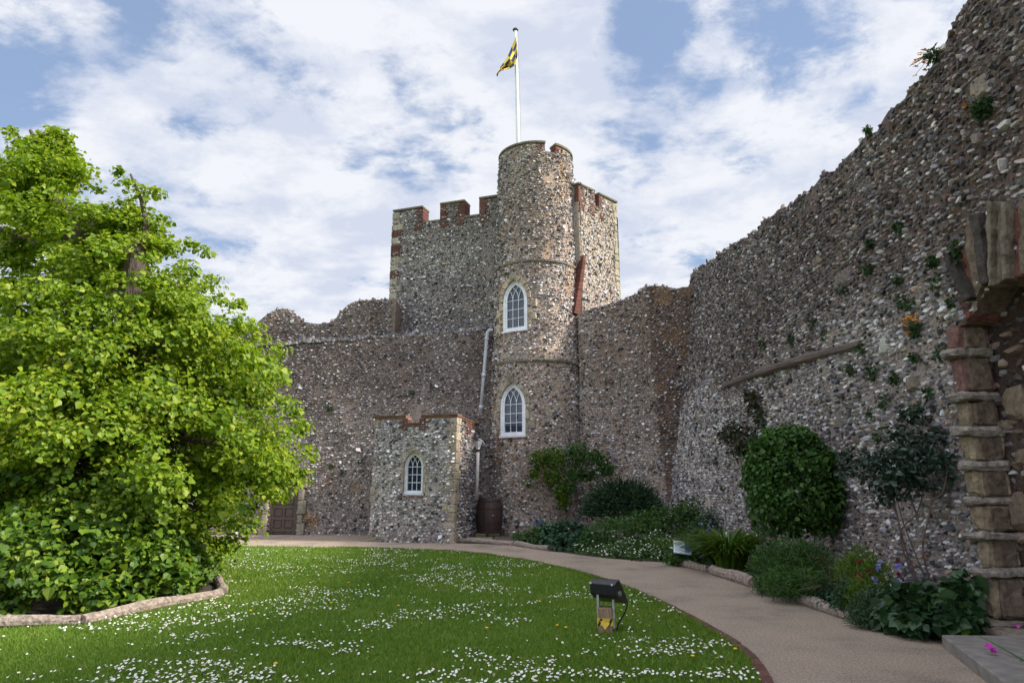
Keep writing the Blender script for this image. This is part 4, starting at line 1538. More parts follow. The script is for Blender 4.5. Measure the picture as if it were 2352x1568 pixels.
def mid_wall():
    A, B = np.array((2.25, 23.35)), np.array((6.55, 21.753))
    ex = nrm(B - A)
    L = float(np.linalg.norm(B - A))
    en = np.array((ex[1], -ex[0]))
    pl0, pn = (*A, 0), np.array((en[0], en[1], 0))
    prj = [((on_plane(x, y, pl0, pn)[:2] - A) @ ex, on_plane(x, y, pl0, pn)[2]) for x, y in
           [(1262, 742), (1285, 728), (1315, 716), (1360, 705), (1400, 695), (1425, 688), (1455, 674), (1475, 664), (1500, 660), (1525, 661), (1548, 667), (1575, 662), (1600, 660)]]
    T = np.array(prj)
    top = lambda u: np.interp(u, T[:, 0], T[:, 1]) + (fbm(np.stack([u * 4, u * 0, u * 0], -1), 1, 3) - 0.5) * 0.14
    up = float((on_plane(1496, 800, pl0, pn)[:2] - A) @ ex)

    def Pf(u, z):
        o = 0.36 * sstep(up - 0.12, up + 0.06, u + 0.045 * (z - 4)) + 0.05 * (4 - z) * 0.6 - 0.25 * sstep(0.5, 0.0, u)
        return np.stack([A[0] + ex[0] * u + en[0] * o, A[1] + ex[1] * u + en[1] * o, z], -1)

    def stain_or_shade(p):
        u = (p[:, :2] - A) @ ex
        n = fbm(p, 0.6, 4)
        s = sstep(2.2, 6.0, p[:, 2] + (n - 0.5) * 4.5) * 0.72 * sstep(0.0, 0.9, u) * 0.72
        pil = sstep(up + 0.05, up + 0.3, u + 0.045 * (p[:, 2] - 4))
        s = s * (1 - 0.3 * pil) + pil * (0.95 + 0.5 * (n - 0.5))
        pale = sstep(3.0, 1.8, p[:, 2] + (n - 0.5) * 2.5) * (1 - pil)
        return np.clip(s + 0.05, 0, 1) * (1 - pale) - 0.35 * pale
    mb = MB()
    flint(mb, Pf, 0, L, -0.05, top, sgn=1, du=0.1, dz=0.13, pitch=(0.094, 0.082), stain_or_shade=stain_or_shade, thick=0.8, size=0.092, rough=0.035, topstones=1.4, mortar=np.array((0.42, 0.325, 0.26)), height=0.36, rust=lambda p: sstep(0.5, 0.75, fbm(p + 3, 1.4, 3)) * sstep(up, up + 0.3, (p[:, :2] - A) @ ex) * 0.45)
    o = mb.build('curtain_wall', [M_MORTAR, M_FLINT])
    tag(o, 'flint wall linking the round turret to the tall ruined wall, brown pilaster in its corner', 'wall')


mid_wall()


# ------------------------------------------------------------------ old door in the curtain wall
def door():
    w = D1[0] - D0[0]
    F = frame((D0[0], 24.02, 0), (1, 0, 0))
    root = empty('wooden_door', (D0[0] + w / 2, 24.02, 0), 'brown panelled wooden door in the dark curtain wall, partly hidden by the tree', 'door')
    h = DZ - 0.08
    mb = MB()
    mb.box(0.0, w, -0.30, -0.20, 0.02, h, F)
    cols = [(0.09, w / 2 - 0.03), (w / 2 + 0.03, w - 0.09)]
    rows = np.linspace(0.14, h - 0.1, 5)
    for a in (0.0, w / 2 - 0.03, w - 0.09):
        mb.box(a, a + (0.06 if 0 < a < w / 2 else 0.09), -0.20, -0.165, 0.02, h, F)
    for z in rows:
        for a, b in cols:
            mb.box(a, b, -0.20, -0.172, z - 0.045, z + 0.045, F)
    for z0, z1 in zip(rows[:-1], rows[1:]):
        for a, b in cols:
            mb.rock(a + 0.045, b - 0.045, -0.2, -0.178, z0 + 0.085, z1 - 0.085, F, bev=0.012, jit=0)
    mb.build('door_leaf', M_WOOD, root)
    mb = MB()
    for a, b in ((-0.09, -0.004), (w + 0.004, w + 0.09)):
        mb.box(a, b, -0.3, -0.11, 0, h + 0.08, F)
    mb.box(-0.004, w + 0.004, -0.3, -0.11, h + 0.004, h + 0.085, F)
    mb.build('door_frame', M_WOOD, root)
    mb = MB()
    for sg in (-1, 1):
        z, k = 0.0, 0
        while z < h:
            hh = rng.uniform(0.28, 0.5)
            a = -0.092 if sg < 0 else w + 0.092
            b = a + sg * (0.16 if k % 2 else 0.24)
            mb.rock(min(a, b), max(a, b), -0.35, 0.04, z + 0.004, z + hh - 0.01, F, 0, ashlar_col(0.3) * 0.8, 0.02, 0.012)
            z += hh
            k += 1
    mb.build('stone_jamb', M_ASHLAR, root)
    mb = MB()
    mb.tube(F(np.array([(w - 0.12, -0.16, 1.0), (w - 0.12, -0.11, 1.0)])), 0.025, 8)
    mb.build('handle', M_BLACK, root)


door()


# ------------------------------------------------------------------ porch
def porch():
    pl, pr, pk = np.array((-4.27, 21.2)), np.array((-1.69, 20.56)), np.array((-1.12, 24.05))
    root = empty('porch', ((pl + pr) / 2).tolist() + [0], 'low flint porch with brick coping and a small pointed white window', 'porch')
    zt = 3.72
    ex = nrm(pr - pl)
    L = float(np.linalg.norm(pr - pl))
    en = np.array((ex[1], -ex[0]))
    F1 = frame((*pl, 0), (*ex, 0), (*en, 0))
    pn = np.array((*en, 0))
    up = lambda x, y: float((on_plane(x, y, (*pl, 0), pn)[:2] - pl) @ ex)
    zp = lambda x, y: float(on_plane(x, y, (*pl, 0), pn)[2])
    c0, c1 = up(932, 960), up(966, 960)
    zs = zt - 0.24
    bt = 0.035
    P1 = lambda u, z: np.stack([pl[0] + ex[0] * u - en[0] * bt * (z - 1), pl[1] + ex[1] * u - en[1] * bt * (z - 1), z], -1)
    wx = (up(926, 1100) + up(970, 1100)) / 2
    ww = 0.62
    z0, z1 = zp(948, 1132), zp(948, 1037)
    Fw = frame(F1(np.array([wx, -bt * (z0 - 0.4), z0])), (*ex, 0), (*en, 0))
    top = lambda u: np.where((u > c0) & (u < c1), zs - 0.05, zt - 0.05)

    def stain_or_shade(p):
        n = fbm(p, 0.9, 4)
        return np.clip(0.12 + 0.8 * (n - 0.5) + sstep(0.5, 0.0, p[:, 2]) * 0.3, 0, 1) * 0.7
    pale = np.array([0.34, 0.25, 0.14, 0.10, 0.14, 0.01, 0.02])
    mb = MB()
    flint(mb, P1, 0, L, -0.03, top, sgn=1, du=0.1, dz=0.1, pitch=(0.096, 0.083), holes=[win_hole(Fw, ww, z1 - z0)], stain_or_shade=stain_or_shade, thick=0.35, size=0.098, fp=pale, mortar=np.array((0.47, 0.425, 0.38)), rough=0.012, topstones=0, skip=0.03)
    ex2 = nrm(pk - pr)
    L2 = float(np.linalg.norm(pk - pr))
    en2 = np.array((ex2[1], -ex2[0]))
    P2 = lambda u, z: np.stack([pr[0] + ex2[0] * u - en2[0] * bt * (z - 1), pr[1] + ex2[1] * u - en2[1] * bt * (z - 1), z], -1)
    flint(mb, P2, 0.16, L2, -0.03, lambda u: np.full_like(u, zt - 0.05), sgn=1, du=0.12, dz=0.1, pitch=(0.105, 0.092), stain_or_shade=lambda p: np.clip(0.25 + 0.6 * (fbm(p, 0.9, 3) - 0.5), 0, 1), thick=0.35, size=0.1, mortar=np.array((0.40, 0.32, 0.25)), rough=0.012, topstones=0, skip=0.03)
    pb = pk - ex * L
    e3 = nrm(pb - pl)
    P3 = lambda u, z: np.stack([pl[0] + e3[0] * u, pl[1] + e3[1] * u, z], -1)
    flint(mb, P3, 0.2, float(np.linalg.norm(pb - pl)), -0.03, lambda u: np.full_like(u, zt - 0.05), sgn=-1, pitch=(0.11, 0.095), thick=0.3, size=0.1, topstones=0)
    mb.build('wall', [M_MORTAR, M_FLINT], root)
    mb = MB()
    mb.add(np.array([(*(pl + 0.1), zt - 0.35), (*(pr + (-.1, .1)), zt - 0.35), (*(pk + (-.1, 0)), zt - 0.35), (*(pb + (.1, 0)), zt - 0.35)]), [(0, 1, 2, 3)])
    mb.build('roof', M_SLAB, root)
    window(root, Fw, ww, z1 - z0, lambda x: 0.0, -0.12, None, 0.15)
    # tile coping
    F2 = frame((*pr, 0), (*ex2, 0), (*en2, 0))
    tb = np.array((0.20, 0.095, 0.06))
    off = -bt * (zt - 1)
    def coping(F, a, b, z):
        mb = MB()
        x = a
        while x < b - 0.02:
            l = min(rng.uniform(0.2, 0.3), b - x)
            mb.box(x, x + l - 0.006, off - 0.4, off + 0.06, z - 0.055, z, F, 0, tb * rng.uniform(0.7, 1.25), 0.003)
            mb.box(x, x + l - 0.006, off - 0.38, off + 0.085, z + 0.002, z + 0.035, F, 0, np.array((0.16, 0.11, 0.085)) * rng.uniform(0.8, 1.2), 0.003)
            x += l
        mb.build('coping', M_BRICK, root)
    coping(F1, -0.06, c0 - 0.005, zt)
    coping(F1, c1 + 0.005, L + 0.05, zt)
    coping(F1, c0 + 0.06, c1 - 0.06, zs)
    coping(F2, 0.4, L2 - 0.02, zt)
    for (a, b, sd) in ((c0 - 0.12, c0 + 0.055, -1), (c1 - 0.055, c1 + 0.12, 1)):
        mb = MB()
        brick_stack(mb, F1, a, b, zs - 0.19, zt - 0.058, off - 0.3, off + 0.05, 0.13, sd)
        mb.build('brick_quoin', M_BRICK, root)
    mb = MB()
    brick_stack(mb, F2, L2 * 0.52, L2 * 0.66, zt - 0.48, zt - 0.06, off - 0.2, off + 0.05, 0.12, 0)
    mb.build('brick_quoin', M_BRICK, root)
    # dressed corner
    mb = MB()
    z, k = -0.01, 0
    while z < zt - 0.08:
        hh = min(rng.uniform(0.22, 0.36), zt - 0.06 - z)
        o2 = -bt * (z + hh / 2 - 1)
        la, lb = (0.34, 0.22) if k % 2 else (0.2, 0.40)
        mb.rock(L - la * rng.uniform(0.85, 1.15), L + 0.03 - 0.0, o2 - lb, o2 + 0.03, z + 0.004, z + hh - 0.008, F1, 0, ashlar_col(0.55), 0.015, 0.008)
        z += hh
        k += 1
    mb.build('stone_quoin', M_ASHLAR, root)
    z = -0.01
    while z < zt - 0.1:
        mb = MB()
        hh = min(rng.uniform(0.2, 0.4), zt - 0.06 - z)
        o2 = -bt * (z + hh / 2 - 1)
        if rng.random() < 0.45 or z < 0.2:
            mb.rock(-0.03, rng.uniform(0.12, 0.32), o2 - 0.2, o2 + 0.025, z + 0.004, z + hh - 0.008, F1, 0, ashlar_col(0.2) * 0.9, 0.015, 0.008)
            mb.build('stone_quoin', M_ASHLAR, root)
        z += hh


porch()

# ------------------------------------------------------------------ rainwater pipes, barrel, paving
root = empty('drainpipe', at(1103, 952, 23.6), 'pale grey drainpipe running down the wall above the porch, beside the turret', 'drainpipe')
mb = MB()
pts = [at(x, y, Y) for x, y, Y in ((1132, 758, 23.75), (1124, 758, 23.75), (1119.5, 763, 23.75), (1118, 775, 23.78), (1111, 862, 23.8), (1103.5, 950, 23.8))]
mb.tube(pts, 0.058, 10)
mb.build('pipe', M_GPIPE, root, smooth=True)
for y, x in ((862, 1111), (778, 1117.8), (935, 1104.8)):
    mb = MB()
    c = at(x, y, 23.8)
    mb.tube([c + (0, 0, 0.06), c - (0, 0, 0.06)], 0.078, 10)
    mb.build('collar', M_GPIPE, root, smooth=True)
hp = at(1098, 1020, 22.62)
root = empty('rain_hopper_pipe', (hp[0], hp[1], 1.2), 'cream downpipe with hopper head ending in the wooden barrel', 'drainpipe')
mb = MB()
mb.tube([hp + (0, 0, -0.1), (hp[0] - 0.01, hp[1] + 0.0, 1.9), (hp[0] - 0.03, hp[1], 1.2)], 0.055, 10)
mb.build('pipe', M_CPIPE, root, smooth=True)
mb = MB()
mb.lathe([(0.06, -0.16), (0.075, -0.1), (0.13, 0.06), (0.135, 0.1), (0.11, 0.1), (0.05, -0.05)], hp, 4)
mb.build('hopper', M_GPIPE, root)
mb = MB()
mb.lathe([(0.07, -0.24), (0.07, -0.16)], hp, 10)
mb.build('collar', M_RUST, root)
mb = MB()
mb.tube([hp + (0.02, 0.0, 0.16), hp + (0.12, 0.1, 0.12), hp + (0.2, 0.3, 0.0), hp + (0.24, 0.6, -0.1)], 0.03, 8)
mb.build('inlet_pipe', M_GPIPE, root, smooth=True)

BX, BY, BZ = -0.73, 22.75, 0.15
root = empty('barrel', (BX, BY, BZ), 'dark brown wooden water barrel with rusty hoops beside the porch', 'barrel')
mb = MB()
n = 20
prof = [(t, 0.36 + 0.075 * math.sin(math.pi * t)) for t in np.linspace(0, 1, 9)]
for k in range(n):
    a0, a1 = (k + 0.03) * 2 * math.pi / n, (k + 0.97) * 2 * math.pi / n
    V, f = [], []
    for t, r in prof:
        for a in (a0, a1):
            V.append((BX + r * math.cos(a), BY + r * math.sin(a), BZ + t * 1.08))
        for a in (a1, a0):
            V.append((BX + (r - 0.03) * math.cos(a), BY + (r - 0.03) * math.sin(a), BZ + t * 1.08))
    for i in range(len(prof) - 1):
        for j in range(4):
            f.append((i * 4 + j, i * 4 + (j + 1) % 4, i * 4 + 4 + (j + 1) % 4, i * 4 + 4 + j))
    f += [(0, 3, 2, 1), tuple(4 * (len(prof) - 1) + j for j in range(4))]
    mb.add(np.array(V), f)
mb.build('stave', M_BARREL, root).name = 'staves'
for t in (0.04, 0.13, 0.30, 0.70, 0.92):
    mb = MB()
    r = 0.36 + 0.075 * math.sin(math.pi * t) + 0.006
    mb.lathe([(r, t * 1.08 - 0.025), (r + 0.004, t * 1.08 + 0.025), (r - 0.02, t * 1.08 + 0.025), (r - 0.02, t * 1.08 - 0.025)], (BX, BY, BZ), 28)
    mb.build('hoop', M_RUST, root)
mb = MB()
mb.lathe([(0.01, 1.0), (0.33, 1.0), (0.33, 1.03), (0.01, 1.035)], (BX, BY, BZ), 24)
mb.build('lid', M_BARREL, root)
mb = MB()
mb.tube([(BX + 0.12, BY - 0.42, BZ + 0.56), (BX + 0.13, BY - 0.48, BZ + 0.56)], 0.025, 8)
mb.build('bung', M_CUT, root)
for i, (dx, l) in enumerate(((-0.27, 0.36), (0.16, 0.38))):
    mb = MB()
    mb.rock(BX + dx - l / 2, BX + dx + l / 2, BY - 0.36, BY + 0.2, 0.02, 0.148, None, 0, np.array((0.20, 0.17, 0.09)) if i == 0 else np.array((0.10, 0.10, 0.055)), 0.02, 0.008)
    tag(mb.build('plinth_stone', M_ASHLAR), ('yellow lichened stone block propping the barrel nearer the porch', 'mossy dark stone block propping the barrel nearer the turret')[i], 'block')
for i, (x0, x1, y0, y1, c) in enumerate(((1058, 1130, 1222, 1241, (0.26, 0.22, 0.17)), (1133, 1192, 1222, 1241, (0.14, 0.11, 0.09)))):
    a, b = gr(x0, y1, 0.05), gr(x1, y1, 0.05)
    mb = MB()
    mb.rock(a[0], b[0], a[1] - 0.1, 22.3, -0.01, 0.06, None, 0, np.array(c), 0.02, 0.008)
    tag(mb.build('paving_slab', M_ASHLAR), ('pale buff paving slab in front of the barrel', 'dark brown paving slab in front of the turret')[i], 'slab')

# ------------------------------------------------------------------ planting beds and logs
bed_edge = catmull([gr(*p)[:2] for p in ((1050, 1247), (1180, 1252), (1260, 1263), (1340, 1275), (1440, 1285), (1540, 1293), (1640, 1317), (1740, 1349), (1850, 1386), (1990, 1433), (2100, 1452), (2170, 1462))], 6)
bed_poly = np.concatenate([bed_edge, [(5.45, 7.75), (5.6, 22.4), (2.3, 23.6), (-1.2, 23.8), (-1.4, 21.5)]])
sheet('flower_bed', bed_poly, 0.008, M_SOIL)
tree_bed = [(-12, 8.0), (-5.87, 8.36), (-5.06, 8.6), (-4.31, 10.6), (-5.0, 12.1), (-5.9, 13.4), (-7.0, 15.2), (-12, 16.0)]
sheet('tree_bed', tree_bed, 0.022, M_SOIL)


def log(p0, p1, r, label, bend=0.03, group=None):
    p0, p1 = np.asarray(p0, float), np.asarray(p1, float)
    L = np.linalg.norm(p1 - p0)
    n = max(6, int(L / 0.12))
    side = nrm(np.cross(p1 - p0, (0, 0, 1)))
    ph = rng.uniform(0, 6)
    pts = [p0 + (p1 - p0) * t + side * bend * math.sin(t * 3 + ph) + np.array((0, 0, r * 0.75 + 0.012 * math.sin(t * 7 + ph))) for t in np.linspace(0, 1, n)]
    rad = r * (1 + 0.09 * np.sin(np.linspace(0, L * 4, n) + ph) + rng.normal(0, 0.04, n))
    mb = MB()
    mb.tube(pts, rad, 11, rough=0.06)
    o = mb.build('edging_log', M_LOG, loc=tuple((p0 + p1) / 2))
    tag(o, label, 'log', 'logs edging the beds')


log((-8.6, 7.7, 0), (-5.10, 8.56, 0), 0.075, 'weathered log edging the tree bed, cut off by the frame')
log((-5.07, 8.58, 0), (-4.34, 10.62, 0), 0.08, 'pale weathered log along the front of the tree bed, ending at its corner')
log((-4.33, 10.72, 0), (-4.95, 12.1, 0), 0.075, 'log turning the corner of the tree bed away from the path')
def bed_log(pa, pb, r, label):
    a, b = gr(*pa), gr(*pb)
    log((a[0], a[1] + 0.06, 0), (b[0], b[1] + 0.06, 0), r, label)
bed_log((1052, 1245), (1182, 1252), 0.075, 'log edging the paving in front of the barrel')
bed_log((1186, 1253), (1262, 1265), 0.07, 'log edging the bed, half hidden by the dark leafy clump beside the turret')
bed_log((1538, 1294), (1632, 1314), 0.08, 'lumpy grey log edging the bed beneath the information panel')
bed_log((1640, 1319), (1735, 1350), 0.10, 'thick pale log edging the bed under the lily clump')
bed_log((1838, 1384), (1990, 1434), 0.075, 'split pale log edging the bed under the drooping grass')
bed_log((2060, 1449), (2150, 1463), 0.06, 'short broken log under the large leaved plant by the step')


# ------------------------------------------------------------------ foliage
LEAF = {   # (x across, y along, z lift): a leaf of two folded halves
    'heart': ([(0, 0, 0), (-0.36, 0.06, 0.06), (-0.5, 0.42, 0.10), (0, 1, -0.06), (0.5, 0.42, 0.10), (0.36, 0.06, 0.06)], [(0, 3, 2, 1), (0, 5, 4, 3)]),
    'oval': ([(0, 0, 0), (-0.26, 0.25, 0.06), (-0.26, 0.62, 0.06), (0, 1, -0.08), (0.26, 0.62, 0.06), (0.26, 0.25, 0.06)], [(0, 3, 2, 1), (0, 5, 4, 3)]),
    'lobed': ([(0, 0.1, 0), (-0.5, -0.02, 0.08), (-0.52, 0.5, 0.1), (0, 0.9, -0.04), (0.52, 0.5, 0.1), (0.5, -0.02, 0.08)], [(0, 3, 2, 1), (0, 5, 4, 3)]),
    'blade': ([(-0.045, 0, 0), (-0.05, 0.45, 0.06), (-0.028, 0.8, 0.0), (0, 1, -0.12), (0.028, 0.8, 0.0), (0.05, 0.45, 0.06), (0.045, 0, 0)], [(0, 6, 5, 1), (1, 5, 4, 2), (2, 4, 3)]),
}


def leaves(mb, P, up, tipdir, size, shape='heart', mat=0, width=1.0):
    """One leaf at each point: `up` is its face normal, `tipdir` where its tip points."""
    n = len(P)
    N_ = nrm(up)
    Y = nrm(tipdir - N_ * np.sum(tipdir * N_, 1, keepdims=True))
    X = np.cross(Y, N_)
    tv, tf = LEAF[shape]
    tv = np.array(tv)
    V = P[:, None] + size[:, None, None] * (tv[None, :, 0:1] * width * X[:, None] + tv[None, :, 1:2] * Y[:, None] + tv[None, :, 2:3] * N_[:, None])
    k = len(tv)
    base = (np.arange(n) * k)[:, None]
    ls = [f for f in tf]
    first = True
    for f in ls:
        fa = base + np.array(f)[None]
        if first:
            mb.add(V.reshape(-1, 3), fa, mat, np.array((.5, .5, .5)))
            nb = mb.n - n * k
            first = False
        else:
            mb.l.append((fa + nb).ravel())
            mb.t.append(np.full(n, len(f)))
            mb.m.append(np.full(n, mat))


def blob_leaves(mb, blobs, n, size, shape='heart', mat=0, shell=0.55, droop=0.5, jitter=0.5, flatten=1.0, upw=0.5, width=1.0):
    """Leaves through the volume of ellipsoid clumps (cx,cy,cz,rx,ry,rz), thicker towards the outside."""
    B = np.array(blobs, float)
    wgt = (B[:, 3] * B[:, 4] + B[:, 4] * B[:, 5] + B[:, 3] * B[:, 5])
    k = rng.choice(len(B), n, p=wgt / wgt.sum())
    d = nrm(rng.normal(0, 1, (n, 3)))
    r = shell + (1 - shell) * rng.random(n) ** 0.6
    r = r * (1 + rng.normal(0, 0.07, n))
    b = B[k]
    P = b[:, :3] + d * b[:, 3:6] * r[:, None]
    out = nrm(d / b[:, 3:6])
    up = nrm(out * (1 - upw) + np.array((0, 0, upw)) + rng.normal(0, jitter, (n, 3)))
    tip = out + np.array((0, 0, -droop)) + rng.normal(0, 0.5, (n, 3))
    ok = P[:, 2] > 0.03
    leaves(mb, P[ok], up[ok], tip[ok], size * np.exp(rng.normal(0, 0.22, ok.sum())), shape, mat, width)
    return P[ok]


# ------------------------------------------------------------------ the lime tree
def lime_tree():
    base = np.array((-7.35, 12.3, 0.0))
    root = empty('lime_tree', base, 'large bright green lime tree with leaves down to the ground in a log edged bed', 'tree')
    def px(x, y, Y):
        return at(x, y, Y)
    limbs = []
    tb = MB()
    def limb(pts, r0, r1, seg=9):
        c = catmull(pts, 6)
        tb.tube(c, np.linspace(r0, r1, len(c)) * (1 + 0.06 * np.sin(np.arange(len(c)) * 1.3)), seg, rough=0.05)
        limbs.append(c)
        return c
    limb([base, base + (0.05, 0, 0.9), base + (0.1, 0, 1.9), base + (0.05, 0, 2.8)], 0.42, 0.30, 14)
    tb.build('trunk', M_BARK, root)
    tb = MB()
    f0 = base + (0.05, 0, 2.5)
    limb([f0, px(190, 800, 12.2), px(170, 640, 12.1), px(165, 520, 12.1), px(120, 440, 12.0), px(95, 350, 12.0), px(70, 300, 12)], 0.25, 0.03)
    limb([f0, px(290, 800, 12.0), px(300, 680, 11.8), px(312, 590, 11.7), px(306, 560, 11.6)], 0.22, 0.14)
    limb([px(300, 650, 11.8), px(330, 560, 11.9), px(330, 480, 12.0), px(300, 400, 12.0)], 0.09, 0.02)
    limb([px(190, 640, 12.1), px(205, 540, 12.3), px(200, 470, 12.4)], 0.14, 0.10)
    limb([f0, px(400, 900, 12.2), px(470, 870, 12.2), px(520, 850, 12.2)], 0.10, 0.02)
    limb([base + (0, 0, 2.0), px(380, 1010, 11.9), px(500, 1020, 11.7), px(600, 1035, 11.6)], 0.08, 0.012)
    limb([base + (0, 0, 2.3), px(120, 890, 11.7), px(20, 850, 11.4), px(-120, 820, 11.2)], 0.11, 0.03)
    limb([f0, px(400, 740, 12.3), px(450, 700, 12.4)], 0.07, 0.015)
    limb([base + (0, 0, 1.7), px(150, 1060, 10.6), px(60, 1100, 9.9)], 0.08, 0.015)
    limb([px(170, 640, 12.1), px(80, 560, 11.7), px(-60, 500, 11.6)], 0.09, 0.02)
    for _ in range(46):
        c = limbs[rng.integers(1, len(limbs))]
        p = c[rng.integers(len(c) // 4, max(len(c) // 4 + 1, len(c) * 2 // 3))]
        if p[2] > 6.3:
            continue
        d = nrm(np.array((rng.normal(0, 1), rng.normal(-0.3, 1), rng.normal(0.1, 0.5))))
        l = rng.uniform(0.4, 0.9)
        tb.tube([p, p + d * l * 0.5 + (0, 0, 0.1), p + d * l + (0, 0, -0.05)], [0.022, 0.014, 0.005], 5)
    tb.build('limb', M_BARK, root)
    # sawn stub
    mb = MB()
    c = px(308, 568, 11.6)
    d = nrm(np.array((0.35, -0.8, 0.35)))
    mb.tube([c - d * 0.25, c - d * 0.05, c + d * 0.02], [0.13, 0.15, 0.145], 12, rough=0.1)
    mb.build('sawn_stub', M_CUT, root)
    # crown: sprays of leaves hung on an uneven envelope
    zs = [0.0, 0.2, 0.75, 1.2, 1.7, 2.15, 2.7, 3.3, 4.0, 4.8, 5.4, 5.75, 6.3, 6.9, 7.4, 7.8, 8.4]
    rs = [2.0, 2.1, 2.25, 2.75, 3.5, 3.72, 3.55, 3.4, 3.1, 2.35, 1.95, 1.85, 1.85, 1.9, 1.35, 0.62, 0.12]
    blobs = []
    tries = 0
    while len(blobs) < 820 and tries < 12000:
        tries += 1
        z = rng.uniform(0.1, 8.4)
        rr = np.interp(z, zs, rs)
        if rng.random() > (rr + 0.5) / 4.0:
            continue
        a = rng.uniform(-math.pi, math.pi)
        ax = base[:2] + np.array((-1.62 * float(sstep(4.9, 7.4, z)), -0.05))
        wob = 0.86 + 0.28 * vnoise(np.array([[a * 2.2, z * 1.1, 3.0]]))[0] - 0.1
        front = 1.0 if math.sin(a) > 0 else 1.0 + 0.32 * float(sstep(2.2, 0.6, z))
        k = rng.random() ** 0.45 * 0.94
        r = rr * wob * k * front
        p = np.array((ax[0] + math.cos(a) * r, ax[1] + math.sin(a) * r * 0.92, z))
        s = rng.uniform(0.26, 0.50) * (0.75 + 0.1 * rr)
        # the notch between the two leaders
        if z > 6.75 and -8.35 < p[0] < -7.6:
            continue
        blobs.append((*p, s, s, s * rng.uniform(0.5, 0.95)))
    # basal shoots fill the bed right up to the logs
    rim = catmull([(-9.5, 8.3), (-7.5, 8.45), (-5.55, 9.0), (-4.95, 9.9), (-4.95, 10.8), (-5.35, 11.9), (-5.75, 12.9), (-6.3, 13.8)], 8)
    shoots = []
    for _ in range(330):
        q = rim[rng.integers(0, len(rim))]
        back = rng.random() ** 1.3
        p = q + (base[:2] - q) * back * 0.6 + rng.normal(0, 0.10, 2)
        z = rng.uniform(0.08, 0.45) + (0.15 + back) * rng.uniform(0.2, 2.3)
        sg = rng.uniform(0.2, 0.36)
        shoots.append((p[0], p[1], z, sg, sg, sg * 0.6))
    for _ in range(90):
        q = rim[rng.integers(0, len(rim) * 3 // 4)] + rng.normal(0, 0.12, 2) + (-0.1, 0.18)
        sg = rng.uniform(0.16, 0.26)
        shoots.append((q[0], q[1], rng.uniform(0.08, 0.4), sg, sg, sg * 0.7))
    # leading shoots of the skyline
    for (x, y, Y, s) in ((28, 300, 12, 0.16), (38, 325, 12, 0.22), (55, 350, 12, 0.28), (120, 330, 12, 0.2), (122, 360, 12, 0.26), (160, 380, 12, 0.26), (140, 420, 12, 0.4), (185, 400, 12, 0.2), (80, 420, 12, 0.4), (20, 420, 12, 0.45),
                         (275, 395, 12, 0.16), (290, 420, 12, 0.25), (330, 440, 12, 0.32), (365, 440, 12, 0.18), (360, 500, 12, 0.3), (310, 480, 12, 0.3), (230, 440, 12.2, 0.15), (245, 480, 12, 0.25), (380, 560, 12, 0.35),
                         (268, 640, 11.0, 0.26), (300, 690, 10.9, 0.3), (262, 600, 11.1, 0.16), (330, 640, 11.1, 0.26), (345, 590, 11.3, 0.24), (150, 520, 11.3, 0.26), (200, 480, 11.6, 0.2), (240, 560, 11.2, 0.22), (180, 620, 11.0, 0.3), (400, 640, 11.6, 0.3), (430, 610, 11.7, 0.25),
                         (470, 575, 12, 0.22), (440, 560, 12, 0.2), (490, 640, 12, 0.25), (550, 695, 11.6, 0.2), (515, 690, 11.8, 0.25), (590, 760, 11.5, 0.28), (640, 800, 11.4, 0.22), (630, 860, 11.3, 0.3), (660, 930, 11.2, 0.3),
                         (690, 975, 11, 0.25), (705, 1040, 11, 0.24), (690, 1090, 11, 0.22), (640, 1060, 10.8, 0.4), (620, 1120, 10.8, 0.3), (575, 1165, 10.8, 0.25), (540, 1200, 11, 0.25), (560, 1010, 10.6, 0.4)):
        blobs.append((*px(x, y, Y), s, s, s * 0.7))
    print('crown clumps', len(blobs))
    def spray(blobs, n, size, mat_, name):
        mb = MB()
        B = np.array(blobs)
        wgt = B[:, 3] ** 1.6
        k = rng.choice(len(B), n, p=wgt / wgt.sum())
        d = nrm(rng.normal(0, 1, (n, 3)))
        r = rng.random(n) ** 0.5
        P = B[k, :3] + d * B[k, 3:6] * r[:, None]
        ax = np.stack([np.full(n, base[0]), np.full(n, base[1]), P[:, 2] - 1.0], -1)
        out = nrm(P - ax)
        # each spray droops outwards
        P[:, 2] -= 0.35 * np.maximum(0, np.sum((P - B[k, :3]) * out, 1))
        up = nrm(out * 0.35 + np.array((0, 0, 0.5)) + d * 0.35 + rng.normal(0, 0.5, (n, 3)))
        tip = out * 0.6 + np.array((0, 0, -0.7)) + rng.normal(0, 0.5, (n, 3))
        ok = P[:, 2] > 0.05
        sz = size * np.exp(rng.normal(0, 0.30, n))
        leaves(mb, P[ok], up[ok], tip[ok], sz[ok], 'heart')
        mb.build(name, mat_, root)
    spray(blobs, 150000, 0.067, M_LIME, 'crown')
    spray(shoots, 30000, 0.073, M_SHOOT_SHADED, 'basal_shoots_shaded')


lime_tree()

